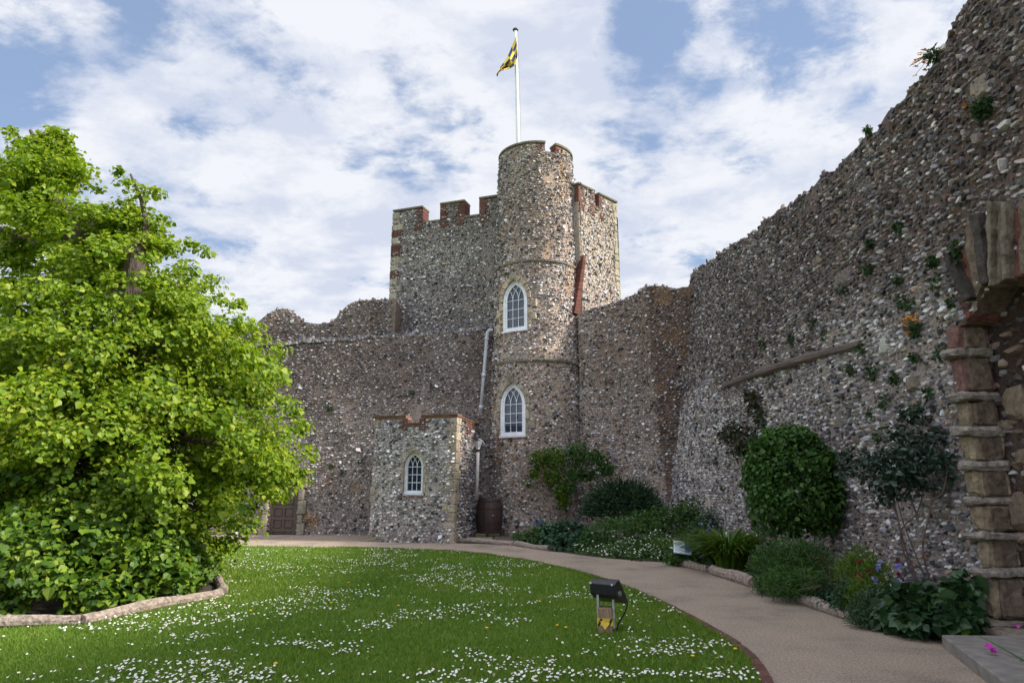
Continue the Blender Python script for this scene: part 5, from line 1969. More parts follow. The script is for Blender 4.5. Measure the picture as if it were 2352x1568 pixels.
# ------------------------------------------------------------------ bed planting
G_DARK = m_leaf('dark_green_leaf', [(0.012, 0.034, 0.012), (0.026, 0.066, 0.022), (0.050, 0.105, 0.034)], 0.2, 0.4, 0.45)
G_MID = m_leaf('mid_green_leaf', [(0.018, 0.05, 0.010), (0.045, 0.112, 0.018), (0.085, 0.18, 0.030)], 0.28, 0.45, 0.35)
G_YEL = m_leaf('yellow_green_leaf', [(0.03, 0.07, 0.008), (0.085, 0.16, 0.012), (0.15, 0.23, 0.02)], 0.35, 0.5, 0.3)
G_LILY = m_leaf('lily_leaf', [(0.03, 0.075, 0.008), (0.07, 0.14, 0.014), (0.13, 0.2, 0.03)], 0.35, 0.45, 0.35)
G_BLUE = m_leaf('blue_green_leaf', [(0.014, 0.045, 0.022), (0.028, 0.078, 0.036), (0.05, 0.115, 0.055)], 0.2, 0.45, 0.35)
G_ROSE = m_leaf('rose_leaf', [(0.013, 0.026, 0.016), (0.022, 0.046, 0.030), (0.04, 0.075, 0.052)], 0.15, 0.35, 0.5)
G_RED = m_leaf('red_tinged_leaf', [(0.02, 0.035, 0.012), (0.03, 0.05, 0.018), (0.075, 0.03, 0.022)], 0.2, 0.4, 0.4)
G_IVY = m_leaf('wall_weed_leaf', [(0.014, 0.038, 0.012), (0.03, 0.07, 0.02), (0.05, 0.10, 0.03)], 0.2, 0.5, 0.3)
G_SPIKE = m_leaf('needle_spray', [(0.012, 0.032, 0.014), (0.026, 0.058, 0.022), (0.055, 0.095, 0.04)], 0.15, 0.5, 0.3)
F_WHITE = m_simple('white_petal', (0.78, 0.77, 0.66), 0.7, var=0.08, bstr=0.0)
F_BLUE = m_simple('blue_petal', (0.16, 0.16, 0.42), 0.7, var=0.2, bstr=0.0)
F_RED = m_simple('dark_red_petal', (0.13, 0.006, 0.010), 0.7, var=0.3, bstr=0.0)
F_ORANGE = m_simple('orange_petal', (0.66, 0.24, 0.006), 0.7, var=0.2, bstr=0.0)
F_PINK = m_simple('magenta_petal', (0.42, 0.015, 0.30), 0.7, var=0.2, bstr=0.0)


def px_blobs(lst):
    """(x, y in the photograph, depth Y, rx, rz[, ry]) to world ellipsoids."""
    out = []
    for q in lst:
        c = at(q[0], q[1], q[2])
        out.append((*c, q[3], q[5] if len(q) > 5 else q[3], q[4]))
    return out


def stems(root, segs, m=M_STEM, r0=0.014, r1=0.006):
    for pts in segs:
        mb = MB()
        c = catmull(pts, 4)
        mb.tube(c, np.linspace(r0, r1, len(c)), 6)
        mb.build('stem', m, root)


PROTO = {}


def bloom_mesh(m):
    """Three little five-petalled blooms of this colour, 1 m across, shared by every flower of the kind."""
    if m.name in PROTO:
        return PROTO[m.name]
    out = []
    for v in range(4):
        mb = MB()
        a = np.arange(5) * 2 * math.pi / 5 + rng.uniform(0, 1)
        d = np.stack([np.cos(a), np.sin(a) * 0.8, rng.normal(0.1, 0.2, 5)], -1)
        up = np.stack([rng.normal(0, 0.35, 5), rng.normal(-0.55, 0.3, 5), np.full(5, 0.8)], -1)
        leaves(mb, np.zeros((5, 3)), nrm(up), d, np.ones(5), 'oval', width=1.5)
        o = mb.build('flower', m)
        me = o.data
        bpy.data.objects.remove(o)
        out.append(me)
    PROTO[m.name] = out
    return out


def flowers(root, P, size, m, name='flower'):
    P = np.asarray(P, float)
    P = P[np.argsort(P[:, 1])]
    base = Vector(root.location)
    for i, p in enumerate(P[:100]):
        o = bpy.data.objects.new(name, bloom_mesh(m)[i % 4])
        COL.objects.link(o)
        o.parent = root
        o.location = Vector(p.tolist()) - base
        o.scale = (size * rng.uniform(0.8, 1.2),) * 3
        o.rotation_euler = (0, 0, rng.uniform(-0.6, 0.6))
    if len(P) > 100:
        mb = MB()
        Q = P[100:]
        n = len(Q)
        for j in range(5):
            a = j * 2 * math.pi / 5 + rng.uniform(0, 1, n)
            d = np.stack([np.cos(a), np.sin(a) * 0.8, rng.normal(0.1, 0.2, n)], -1)
            up = np.stack([rng.normal(0, 0.35, n), rng.normal(-0.55, 0.3, n), np.full(n, 0.8)], -1)
            leaves(mb, Q, nrm(up), d, size * rng.uniform(0.8, 1.2, n), 'oval', width=1.5)
        tag(mb.build('blossom', m, root), kind='stuff')


def plant(name, label, cat, basept, blobs, n, size, m, shape='oval', group=None, stem=None, flower=None, **kw):
    root = empty(name, basept, label, cat, group)
    mb = MB()
    P = blob_leaves(mb, blobs, n, size, shape, **kw)
    mb.build('foliage', m, root)
    if stem:
        stems(root, stem)
    if flower is not None:
        fm, fn, fs, nm = flower
        if isinstance(fn, int):
            d = P[P[:, 1] < np.median(P[:, 1])] if len(P) > 10 else P
            fn = d[rng.choice(len(d), min(fn, len(d)), replace=False)] + (0, -0.04, 0.03)
        flowers(root, fn, fs, fm, nm)
    return root


# climbers on the wall beside the turret
cl = px_blobs([(1240, 1052, 22.3, 0.36, 0.30, .2), (1275, 1050, 22.3, 0.42, 0.34, .25), (1270, 1090, 22.3, 0.34, 0.36, .2), (1290, 1125, 22.3, 0.26, 0.36, .2), (1295, 1150, 22.3, 0.22, 0.22, .15), (1228, 1085, 22.3, 0.17, 0.22, .15), (1212, 1108, 22.3, 0.1, 0.12, .1)])
plant('climbing_shrub', 'yellow green climber trailing on the flint beside the turret', 'climber', (1.5, 22.5, 0), cl, 2300, 0.085, G_YEL, shell=0.2, droop=0.6, stem=[[(1.75, 22.5, 0), (1.7, 22.45, 1.0), at(1290, 1120, 22.4), at(1270, 1060, 22.4)]])
cl = px_blobs([(1325, 1040, 22.2, 0.42, 0.40, .25), (1365, 1050, 22.1, 0.40, 0.30, .25), (1390, 1075, 22.1, 0.28, 0.26, .2), (1320, 1085, 22.2, 0.36, 0.28, .2), (1310, 1115, 22.2, 0.18, 0.26, .15), (1350, 1090, 22.2, 0.3, 0.2, .2)])
plant('climbing_shrub', 'mid green climber spreading on the wall above the dark spiky shrub', 'climber', (2.3, 22.4, 0), cl, 2000, 0.09, G_MID, shell=0.2, droop=0.4, stem=[[(2.4, 22.5, 0), (2.4, 22.4, 1.0), at(1330, 1090, 22.3), at(1350, 1045, 22.2)], [(2.42, 22.5, 0.3), at(1370, 1110, 22.3), at(1385, 1080, 22.2)]])


# spiky dark shrub: long needle sprays sweeping outwards
def spiky():
    root = empty('spiky_shrub', (3.2, 20.4, 0), 'dark green mounded shrub of long needle sprays against the wall', 'shrub')
    mb = MB()
    c = np.array(px_blobs([(1430, 1185, 20.3, 1, 1)])[0][:3])
    n = 2600
    d = nrm(np.stack([rng.normal(0, 1, n), rng.normal(-0.35, 0.7, n), np.abs(rng.normal(0.35, 0.45, n))], -1))
    r = rng.random(n) ** 0.4
    P = c + d * np.array((1.05, 0.8, 0.95)) * (0.35 + 0.55 * r)[:, None]
    up = nrm(np.cross(d, rng.normal(0, 1, (n, 3))))
    up *= np.sign(up[:, 2:3])
    leaves(mb, P, up, d + np.array((-0.35, -0.1, 0.1)), rng.uniform(0.22, 0.48, n), 'blade', width=0.8)
    n = 4200
    d = nrm(np.stack([rng.normal(0, 1, n), rng.normal(-0.4, 0.7, n), np.abs(rng.normal(0.3, 0.5, n))], -1))
    P = c + d * np.array((1.2, 0.9, 1.05)) * (0.4 + 0.62 * rng.random(n)[:, None] ** 0.4)
    leaves(mb, P, nrm(d + rng.normal(0, 0.6, (n, 3))), d + np.array((-0.2, 0, 0.2)) + rng.normal(0, 0.3, (n, 3)), rng.uniform(0.05, 0.11, n), 'oval', width=0.6)
    mb.build('foliage', G_SPIKE, root)


spiky()

plant('leafy_clump', 'low dark leafy clump at the bed end nearest the barrel', 'plant', gr(1220, 1255), px_blobs([(1195, 1235, 20.2, 0.26, 0.2), (1225, 1232, 20.2, 0.34, 0.3), (1250, 1222, 20.2, 0.34, 0.3), (1240, 1205, 20.5, 0.2, 0.25)]), 1300, 0.075, G_MID, shell=0.3,
      flower=(F_BLUE, np.array([at(1236 + rng.normal(0, 10), 1195 + rng.normal(0, 9), 20.1) for _ in range(26)]), 0.035, 'flower'))
plant('cranesbill', 'blue green mound of rounded leaves spilling onto the path', 'plant', gr(1300, 1270), px_blobs([(1275, 1232, 18.9, 0.42, 0.36), (1310, 1228, 18.8, 0.46, 0.42), (1300, 1250, 18.2, 0.46, 0.28), (1345, 1240, 18.6, 0.36, 0.36)]), 2200, 0.085, G_BLUE, 'lobed', shell=0.45, upw=0.6)
wb = px_blobs([(1370, 1240, 18.0, 0.42, 0.42), (1420, 1232, 18.0, 0.5, 0.45), (1480, 1225, 18.2, 0.52, 0.48), (1440, 1265, 16.6, 0.55, 0.26), (1385, 1270, 17.0, 0.42, 0.22), (1510, 1252, 17.0, 0.42, 0.34), (1340, 1264, 17.6, 0.28, 0.2), (1530, 1272, 16.0, 0.36, 0.2), (1480, 1276, 16.0, 0.42, 0.16), (1410, 1276, 16.5, 0.36, 0.14), (1350, 1272, 17.2, 0.26, 0.12)])
plant('white_flowered_shrub', 'spreading green shrub covered with tiny white flowers by the path', 'shrub', gr(1450, 1285), wb, 8500, 0.06, G_MID, shell=0.5, flower=(F_WHITE, 300, 0.019, 'flower'))
plant('arching_shrub', 'bright green layered shrub with arching sprays behind the white flowers', 'shrub', (3.9, 19.2, 0), px_blobs([(1410, 1200, 19.2, 0.5, 0.16), (1470, 1190, 19.2, 0.55, 0.2), (1535, 1180, 19, 0.6, 0.26), (1595, 1172, 18.8, 0.55, 0.32), (1630, 1190, 18.5, 0.4, 0.35), (1560, 1205, 18.6, 0.6, 0.3), (1490, 1207, 19, 0.5, 0.2)]), 3600, 0.085, G_MID,
      'oval', shell=0.3, upw=0.75, droop=0.2)


def strap(name, label, c, n, length, m, spread=0.9, lean=(0, 0), cat='plant', r=0.16, width=1.0, group=None, flower=None, omin=0.25):
    """A clump of arching strap leaves."""
    root = empty(name, c, label, cat, group)
    mb = MB()
    c = np.asarray(c, float)
    for i in range(n):
        a = rng.uniform(0, 2 * math.pi)
        out = np.array((math.cos(a) + lean[0], math.sin(a) + lean[1], 0)) * spread * rng.uniform(omin, 1.0)
        L = length * rng.uniform(0.6, 1.1)
        p = c + np.array((math.cos(a), math.sin(a), 0)) * rng.uniform(0, r) + np.array((0, 0, 0.02))
        w = 0.014 * width * rng.uniform(0.7, 1.2)
        ts = np.linspace(0, 1, 7)
        mid = np.array([p + out * L * t ** 1.5 + np.array((0, 0, L * (t * 1.05 - 0.62 * t ** 2.4 * min(1.2, np.linalg.norm(out) + 0.15)))) for t in ts])
        side = nrm(np.cross(out + (0.001, 0, 0), (0, 0, 1)))
        ww = w * np.array([0.7, 1, 1.05, 1, 0.8, 0.5, 0.05])
        V = np.concatenate([mid - side * ww[:, None], mid + side * ww[:, None] + np.array((0, 0, 0.004))])
        k = len(ts)
        mb.add(V, np.array([(j, j + 1, k + j + 1, k + j) for j in range(k - 1)]))
    mb.build('foliage', m, root)
    if flower:
        fm, pts, fs = flower
        flowers(root, np.asarray(pts), fs, fm)
    return root


strap('strap_leaf_plant', 'arching bright strap leaves beside the information panel', gr(1535, 1283), 70, 0.6, G_YEL, 0.8)
strap('strap_leaf_plant', 'strap leaves rising behind the information panel', gr(1590, 1262, 0.0) + (0, 0.5, 0), 60, 0.95, G_YEL, 0.6)
plant('leafy_perennial', 'dark leafy perennial between the panel and the lily clump', 'plant', gr(1630, 1280), px_blobs([(1615, 1225, 17.2, 0.4, 0.5), (1640, 1200, 17.5, 0.35, 0.45), (1600, 1262, 15.8, 0.4, 0.22), (1560, 1282, 15.4, 0.4, 0.14), (1625, 1290, 15.2, 0.35, 0.14)]), 2000, 0.085, G_DARK, shell=0.3, flower=(F_BLUE, np.array([at(1632 + rng.normal(0, 8), 1225 + rng.normal(0, 14), 16.6) for _ in range(22)]), 0.035, 'flower'))
c = gr(1690, 1315)
strap('lily_clump', 'dense clump of arching bright green lily leaves beside the log', (c[0], c[1] + 0.4, 0), 700, 1.15, G_LILY, 1.0, r=0.34, width=1.5, omin=0.4)
strap('sword_leaf_plant', 'fan of sword leaves at the foot of the round shrub', gr(1752, 1300) + (0, 0.3, 0), 34, 0.75, G_YEL, 0.28, width=1.5)
plant('leafy_tuft', 'low leafy tuft in front of the information panel', 'plant', gr(1570, 1290), px_blobs([(1560, 1281, 14.75, 0.2, 0.13), (1585, 1283, 14.6, 0.2, 0.12), (1606, 1290, 14.4, 0.16, 0.12), (1540, 1283, 14.9, 0.14, 0.1), (1556, 1276, 14.6, 0.10, 0.10), (1583, 1281, 14.5, 0.10, 0.10)]), 1300, 0.06, G_MID, shell=0.2)
# pruned round shrub
c = np.array((4.62, 11.55, 1.72))
root = plant('round_shrub', 'large clipped round shrub with mid green leaves on a short stem', 'shrub', (4.75, 11.6, 0), [(*c, 0.76, 0.66, 0.80), (c[0] + 0.05, c[1] - 0.1, c[2] - 0.30, 0.80, 0.62, 0.50), (c[0] + 0.03, c[1], c[2] + 0.36, 0.50, 0.46, 0.46), *[(c[0] + math.cos(q) * 0.64, c[1] - 0.2 + 0.2 * math.sin(3 * q), c[2] + math.sin(q) * 0.72, 0.14, 0.14, 0.13) for q in np.linspace(-0.6, 3.9, 17) + rng.normal(0, 0.12, 17)], *[(c[0] + d_[0] * 0.74, c[1] + d_[1] * 0.64, c[2] + d_[2] * 0.82, r_, r_, r_) for d_, r_ in zip(nrm(rng.normal(0, 1, (46, 3))), rng.uniform(0.05, 0.13, 46))], (c[0] - 0.35, c[1] + 0.05, c[2] - 0.55, 0.35, 0.4, 0.35), (c[0] + 0.42, c[1], c[2] - 0.6, 0.3, 0.35, 0.3), (c[0] - 0.5, c[1] - 0.1, c[2] + 0.05, 0.3, 0.3, 0.3), (c[0] + 0.6, c[1], c[2] - 0.15, 0.24, 0.3, 0.3), (c[0] + 0.05, c[1], c[2] + 0.72, 0.32, 0.3, 0.2)],
             12500, 0.062, G_MID, 'heart', shell=0.60, upw=0.45, droop=0.8, jitter=0.5,
             stem=[[(4.8, 11.6, 0), (4.76, 11.6, 0.5), (4.66, 11.55, 1.1), (4.6, 11.5, 1.6)], [(4.86, 11.62, 0), (4.95, 11.6, 0.7), (4.9, 11.5, 1.3)], [(4.7, 11.65, 0), (4.5, 11.7, 0.6), (4.35, 11.6, 1.2)]])
plant('climbing_rose', 'dark reddish climbing rose on the wall behind the round shrub', 'climber', (5.0, 14.6, 0), px_blobs([(1745, 935, 14.6, 0.30, 0.42, .15), (1775, 965, 14.3, 0.32, 0.36, .15), (1690, 990, 15.4, 0.42, 0.28, .15), (1735, 1010, 14.8, 0.34, 0.32, .15), (1700, 1030, 15.0, 0.3, 0.22, .15), (1720, 905, 14.8, 0.12, 0.15, .1), (1665, 1000, 15.8, 0.2, 0.16, .1)]), 1500, 0.085, G_RED, shell=0.1,
      stem=[[(5.02, 14.5, 0), (5.08, 14.5, 1.4), at(1740, 1000, 14.7), at(1745, 930, 14.7)], [(5.02, 14.5, 0.8), at(1720, 1040, 14.9), at(1690, 990, 15.4)]])


def open_rose():
    b1, b2 = np.array((4.98, 8.55, 0.0)), np.array((5.05, 8.5, 0.0))
    root = empty('rose_bush', b1, 'open dark leaved rose bush with bare lower stems near the ruined arch', 'shrub')
    P = lambda x, y, Y=8.75: at(x, y, Y)
    seg = [[b1, P(2068, 1240, 8.6), P(2105, 1180, 8.6), P(2120, 1130, 8.6), P(2135, 1050, 8.7)],
           [b2, P(2120, 1270, 8.45), P(2135, 1180, 8.45), P(2142, 1090, 8.5), P(2120, 1050, 8.6)],
           [b1, P(2080, 1260, 8.6), P(2060, 1180, 8.7), P(2040, 1120, 8.8), P(2000, 1090, 8.9), P(1960, 1060, 9.2)],
           [P(2060, 1180, 8.7), P(2030, 1110, 8.8), P(2060, 1040, 8.8), P(2080, 980, 8.8)],
           [P(2140, 1150, 8.45), P(2165, 1130, 8.3), P(2175, 1080, 8.3), P(2170, 1050, 8.3)],
           [P(2120, 1130, 8.6), P(2090, 1080, 8.6), P(2060, 1050, 8.7)], [P(2105, 1180, 8.6), P(2080, 1110, 8.6), P(2070, 1060, 8.7)],
           [P(2135, 1050, 8.7), P(2150, 1000, 8.6), P(2120, 960, 8.7)], [b2, P(2110, 1290, 8.5), P(2075, 1200, 8.7), P(2060, 1140, 8.8)]]
    stems(root, seg, M_STEM, 0.013, 0.005)
    mb = MB()
    bl = px_blobs([(2110, 1010, 8.6, 0.24, 0.15, .15), (2075, 1040, 8.7, 0.28, 0.16, .2), (2020, 1060, 8.9, 0.28, 0.14, .2), (1965, 1050, 9.2, 0.22, 0.11, .15), (2080, 1085, 8.6, 0.26, 0.14, .2), (2045, 1105, 8.7, 0.26, 0.12, .2), (2120, 1060, 8.5, 0.2, 0.14, .15), (2060, 990, 8.8, 0.17, 0.1, .12),
                    (2115, 955, 8.8, 0.12, 0.14, .1), (2165, 1055, 8.3, 0.13, 0.12, .1), (2030, 1140, 8.8, 0.2, 0.09, .15), (1950, 1085, 9.2, 0.18, 0.08, .12), (2160, 1000, 8.5, 0.12, 0.12, .1), (2180, 1090, 8.3, 0.1, 0.1, .08), (2085, 955, 8.9, 0.12, 0.1, .1), (2140, 1110, 8.5, 0.14, 0.08, .1), (1990, 1090, 9.0, 0.16, 0.08, .1), (2090, 1125, 8.6, 0.18, 0.08, .1), (2130, 930, 8.8, 0.06, 0.1, .06)])
    blob_leaves(mb, bl, 1750, 0.068, 'oval', shell=0.1, upw=0.6, droop=0.3, width=1.2)
    mb.build('foliage', G_ROSE, root)


open_rose()


def feathery(name, label, blobs, n, m, length=0.12, base=None, flower=None, cat='plant'):
    root = empty(name, base, label, cat)
    mb = MB()
    B = np.array(blobs)
    k = rng.choice(len(B), n, p=(B[:, 3] * B[:, 5]) / (B[:, 3] * B[:, 5]).sum())
    d = nrm(rng.normal(0, 1, (n, 3)))
    P = B[k, :3] + d * B[k, 3:6] * (0.35 + 0.65 * rng.random((n, 1)) ** 0.6)
    P = P[P[:, 2] > 0.02]
    n = len(P)
    tip = np.stack([rng.normal(0, 0.7, n), rng.normal(-0.2, 0.7, n), rng.normal(0.5, 0.5, n)], -1)
    leaves(mb, P, nrm(rng.normal(0, 1, (n, 3)) + (0, -0.4, 0.7)), tip, length * rng.uniform(0.6, 1.4, n), 'blade', width=1.1)
    mb.build('foliage', m, root)
    if flower:
        fm, pts, fs = flower
        flowers(root, np.asarray(pts), fs, fm)
    return root


feathery('feathery_perennial', 'soft feathery green perennial spilling over the bed edge below the round shrub', px_blobs([(1770, 1300, 10.9, 0.34, 0.32), (1815, 1290, 10.7, 0.4, 0.36), (1860, 1295, 10.5, 0.36, 0.34), (1800, 1340, 10.2, 0.34, 0.24), (1760, 1345, 10.9, 0.22, 0.2), (1855, 1340, 10.0, 0.3, 0.22)]), 9000, G_MID, 0.085, gr(1800, 1380),
         (F_RED, [at(x + rng.normal(0, 3), y + rng.normal(0, 3), 10.3) for x, y in ((1865, 1283), (1882, 1280), (1880, 1295), (1925, 1335)) for _ in range(4)], 0.03))
strap('iris_clump', 'thin upright iris leaves standing against the flint wall', gr(1915, 1390) + (0, 0.6, 0), 40, 0.85, G_DARK, 0.28, width=0.9)
plant('low_perennial', 'low grey green perennial filling a gap behind the split log', 'plant', gr(1900, 1395), px_blobs([(1885, 1362, 9.9, 0.22, 0.14), (1920, 1375, 9.5, 0.22, 0.14), (1950, 1395, 9.1, 0.2, 0.12)]), 700, 0.06, G_BLUE, shell=0.2)
feathery('red_flowered_perennial', 'bright feathery perennial dotted with dark red flowers near the rose bush', px_blobs([(1950, 1320, 9.4, 0.2, 0.26), (1980, 1305, 9.3, 0.22, 0.30), (2010, 1330, 9.0, 0.22, 0.26), (1990, 1370, 8.8, 0.26, 0.24)]), 3600, G_YEL, 0.08, gr(1985, 1415),
         (F_RED, [at(x + rng.normal(0, 3), y + rng.normal(0, 3), 8.9) for x, y in ((1975, 1290), (1972, 1318), (2000, 1310), (1978, 1330), (1990, 1370), (1972, 1372), (2060, 1290), (2090, 1298), (2065, 1315)) for _ in range(4)], 0.03))
feathery('fennel', 'dark smoky fennel clump leaning over the path edge', px_blobs([(1940, 1370, 9.0, 0.13, 0.22), (2010, 1400, 8.5, 0.26, 0.26), (1985, 1420, 8.4, 0.2, 0.14)]), 3800, G_DARK, 0.07, gr(1990, 1432))
# bluebells
bb = np.array([at(x + rng.normal(0, 4), y + rng.normal(0, 5), 8.55) for x, y in ((2055, 1345), (2040, 1355), (2065, 1340), (2045, 1375), (2060, 1385), (2080, 1365), (2040, 1390), (2048, 1405), (2020, 1300), (2060, 1300), (2010, 1330)) for _ in range(5)])
strap('bluebell', 'pale violet bluebells in front of the rose stems', gr(2058, 1420, 0) + (0, 0.15, 0), 30, 0.36, G_MID, 0.5, width=0.8, flower=(F_BLUE, bb, 0.03))
# big leaved plant at the end of the bed
root = plant('large_leaved_plant', 'dark large leaved plant at the end of the bed next to the stone step', 'plant', gr(2150, 1455), px_blobs([(2080, 1390, 8.2, 0.26, 0.22), (2130, 1385, 8.2, 0.28, 0.22), (2185, 1385, 8.05, 0.24, 0.26), (2220, 1365, 8.0, 0.13, 0.25), (2110, 1430, 7.9, 0.26, 0.14), (2180, 1425, 7.8, 0.26, 0.16), (2050, 1420, 8.2, 0.2, 0.14), (2225, 1420, 7.75, 0.12, 0.16), (2200, 1340, 8.05, 0.1, 0.12)]),
             1350, 0.105, G_DARK, 'heart', shell=0.4, upw=0.6, droop=0.5)
mb = MB()
p = at(2213, 1437, 7.6)
leaves(mb, np.array([p, p + (0.05, 0, 0.01)]), np.array([(0.0, -0.9, 0.5), (0.2, -0.9, 0.4)]), np.array([(-0.3, 0, -1.0), (0.6, 0, -0.8)]), np.array([0.12, 0.11]), 'heart')
mb.build('yellow_leaf', G_YEL, root)
mb = MB()
mb.tube([at(2075, 1375, 8.1), at(2140, 1400, 7.9), (*gr(2150, 1455)[:2], 0.02)], [0.006, 0.008, 0.01], 5)
mb.build('stem', M_GSTEM, root)
# drooping grass over the log
c = gr(1935, 1405) + (0, 0.25, 0.1)
strap('drooping_grass', 'brown green grass tuft drooping over the split log onto the path', c, 70, 0.5, m_leaf('dry_grass', [(0.05, 0.06, 0.025), (0.09, 0.09, 0.04)], 0.2), 0.7, lean=(-0.9, -0.7), width=0.6, r=0.08)
# magenta flower spike by the step
root = empty('flower_spike', (4.75, 7.0, 0), 'arching stem with magenta flowers hanging over the stone step', 'flower')
pts = [at(2352 + 60, 1560, 6.2), at(2352, 1515, 6.4), at(2310, 1492, 6.6), at(2275, 1472, 6.8), at(2250, 1460, 7.0)]
mb = MB()
mb.tube([np.array((5.0, 5.9, 0.1)), *pts], [0.01, 0.009, 0.008, 0.006, 0.005, 0.003], 5)
mb.tube([pts[1], at(2320, 1530, 6.3), at(2290, 1520, 6.4)], [0.006, 0.005, 0.003], 5)
mb.build('stem', M_GSTEM, root)
flowers(root, np.array([at(x, y, 6.6) for x, y in ((2280, 1492), (2284, 1495), (2298, 1508), (2302, 1512), (2322, 1532), (2318, 1530), (2270, 1482), (2335, 1437))]), 0.035, F_PINK)


# ------------------------------------------------------------------ plants growing on the walls
def wallflower(x, y, label, spread, nl, nf, hit=None, off=0.06, fl_off=(0, 0)):
    Y, z = hit_right(x, y)
    X = float(XW(np.array(Y), np.array(z)))
    c = np.array((X - off, Y, z))
    root = empty('wallflower', c, label, 'wall plant', 'orange wallflowers on the ruined wall')
    mb = MB()
    blob_leaves(mb, [(*c, spread, spread, spread * 0.8)], nl, 0.06, 'oval', shell=0.1, droop=-0.3, width=0.6)
    mb.build('foliage', G_IVY, root)
    if nf:
        d = nrm(rng.normal(0, 1, (nf, 3)) + (-0.5, 0.3, 0.5)) * spread * rng.uniform(0.8, 1.7, (nf, 1))
        F = c + d + (0, fl_off[0], fl_off[1])
        flowers(root, F, 0.034, F_ORANGE)
        for f in F:
            mb = MB()
            mb.tube([c, (c + f) / 2 + (0, 0, 0.02), f], 0.0035, 4)
            mb.build('stem', M_GSTEM, root)


wallflower(2115, 760, 'orange wallflower growing from the wall beside the arch', 0.10, 160, 26, fl_off=(0.05, 0.08))
wallflower(2152, 128, 'orange wallflower against the sky on the broken wall top', 0.11, 170, 22, off=0.04, fl_off=(0.16, 0.02))
wallflower(2275, 250, 'dense dark tuft with two orange blooms high on the ruined wall', 0.13, 420, 5, fl_off=(0.25, 0.1))
weeds = [(1822, 778), (1755, 790), (1900, 770), (1940, 665), (2005, 560), (2000, 620), (2070, 640), (2070, 520), (2080, 690), (2150, 600), (2160, 650), (2195, 690), (2210, 600), (2205, 570), (1960, 850), (2010, 855), (2060, 870), (1985, 800), (2170, 810), (2110, 820), (2100, 700), (1870, 740), (1680, 1000), (1650, 1060), (1560, 810),
         (2000, 300), (1665, 1120), (2040, 920), (2110, 940), (2005, 950), (2025, 1000), (2140, 900)]
for (x, y) in weeds:
    Y, z = hit_right(x, y)
    X = float(XW(np.array(Y), np.array(z)))
    mb = MB()
    s = rng.uniform(0.05, 0.11)
    blob_leaves(mb, [(X - 0.05, Y, z, s * 0.7, s, s * 1.2)], int(rng.uniform(45, 75)), 0.055, 'oval', shell=0.1, droop=0.3)
    o = mb.build('wall_plant', G_IVY, loc=(X - 0.05, Y, z))
    tag(o, 'small green weed rooted in the face of the tall ruined wall', 'weed', 'weeds on the tall ruined wall')
for (x, y) in ((848, 1172), (902, 1170), (905, 1205), (785, 1085), (828, 1060), (757, 938), (945, 900), (760, 1310 - 1200 + 960), (872, 1225), (808, 1295 - 60), (1152, 825 - 990 + 990), (905, 1255 - 30)):
    p = at(x, y, 24.1)
    if p[2] < 0.2 or x > 1060:
        continue
    mb = MB()
    s = rng.uniform(0.08, 0.16)
    blob_leaves(mb, [(p[0], p[1] + 0.02, p[2], s, 0.07, s * 0.9)], int(rng.uniform(30, 60)), 0.07, 'oval', shell=0.1, droop=0.4)
    o = mb.build('wall_plant', G_IVY, loc=tuple(p))
    tag(o, 'small green weed rooted in the dark curtain wall near the porch', 'weed', 'weeds on the dark curtain wall')


# ------------------------------------------------------------------ information panel
def panel():
    Yp = 14.6
    tl, tr, bl, br = at(1557, 1242, Yp + 0.12), at(1597, 1246, Yp + 0.05), at(1547, 1267, Yp - 0.2), at(1588, 1272, Yp - 0.27)
    ex = nrm(br - bl)
    ez = nrm((tl - bl) - ex * np.dot(tl - bl, ex))
    w, h = np.linalg.norm(br - bl), np.linalg.norm(tl - bl)
    F = frame(bl, ex, np.cross(ex, ez), ez)
    root = empty('information_panel', (bl[0] + w / 2, bl[1] + 0.1, 0), 'tilted white and blue information panel in the flower bed', 'sign')
    mb = MB()
    mb.box(0, w, -0.02, 0.0, 0, h, F)
    mb.build('board', m_simple('panel_white', (0.56, 0.62, 0.68), 0.4, var=0.05, bstr=0), root)
    mb = MB()
    mb.box(w * 0.64, w * 0.95, 0.001, 0.003, h * 0.06, h * 0.9, F)
    mb.build('picture', m_simple('panel_blue', (0.10, 0.20, 0.38), 0.4, var=0.6, nscale=14, bstr=0), root)
    mb = MB()
    for k in range(9):
        z = h * (0.82 - 0.085 * k)
        mb.box(w * 0.08, w * (0.58 if k not in (2, 6) else 0.4), 0.001, 0.003, z, z + h * (0.05 if k < 1 else 0.022), F)
    mb.build('lettering', m_simple('panel_text', (0.24, 0.28, 0.34), 0.5, var=0.1, bstr=0), root)
    mb = MB()
    for fx in (0.2, 0.8):
        p = F(np.array([w * fx, -0.03, h * 0.5]))
        mb.tube([p, (p[0], p[1] + 0.05, 0.0)], 0.02, 8)
    mb.build('leg', M_BLACK, root).name = 'support'


panel()


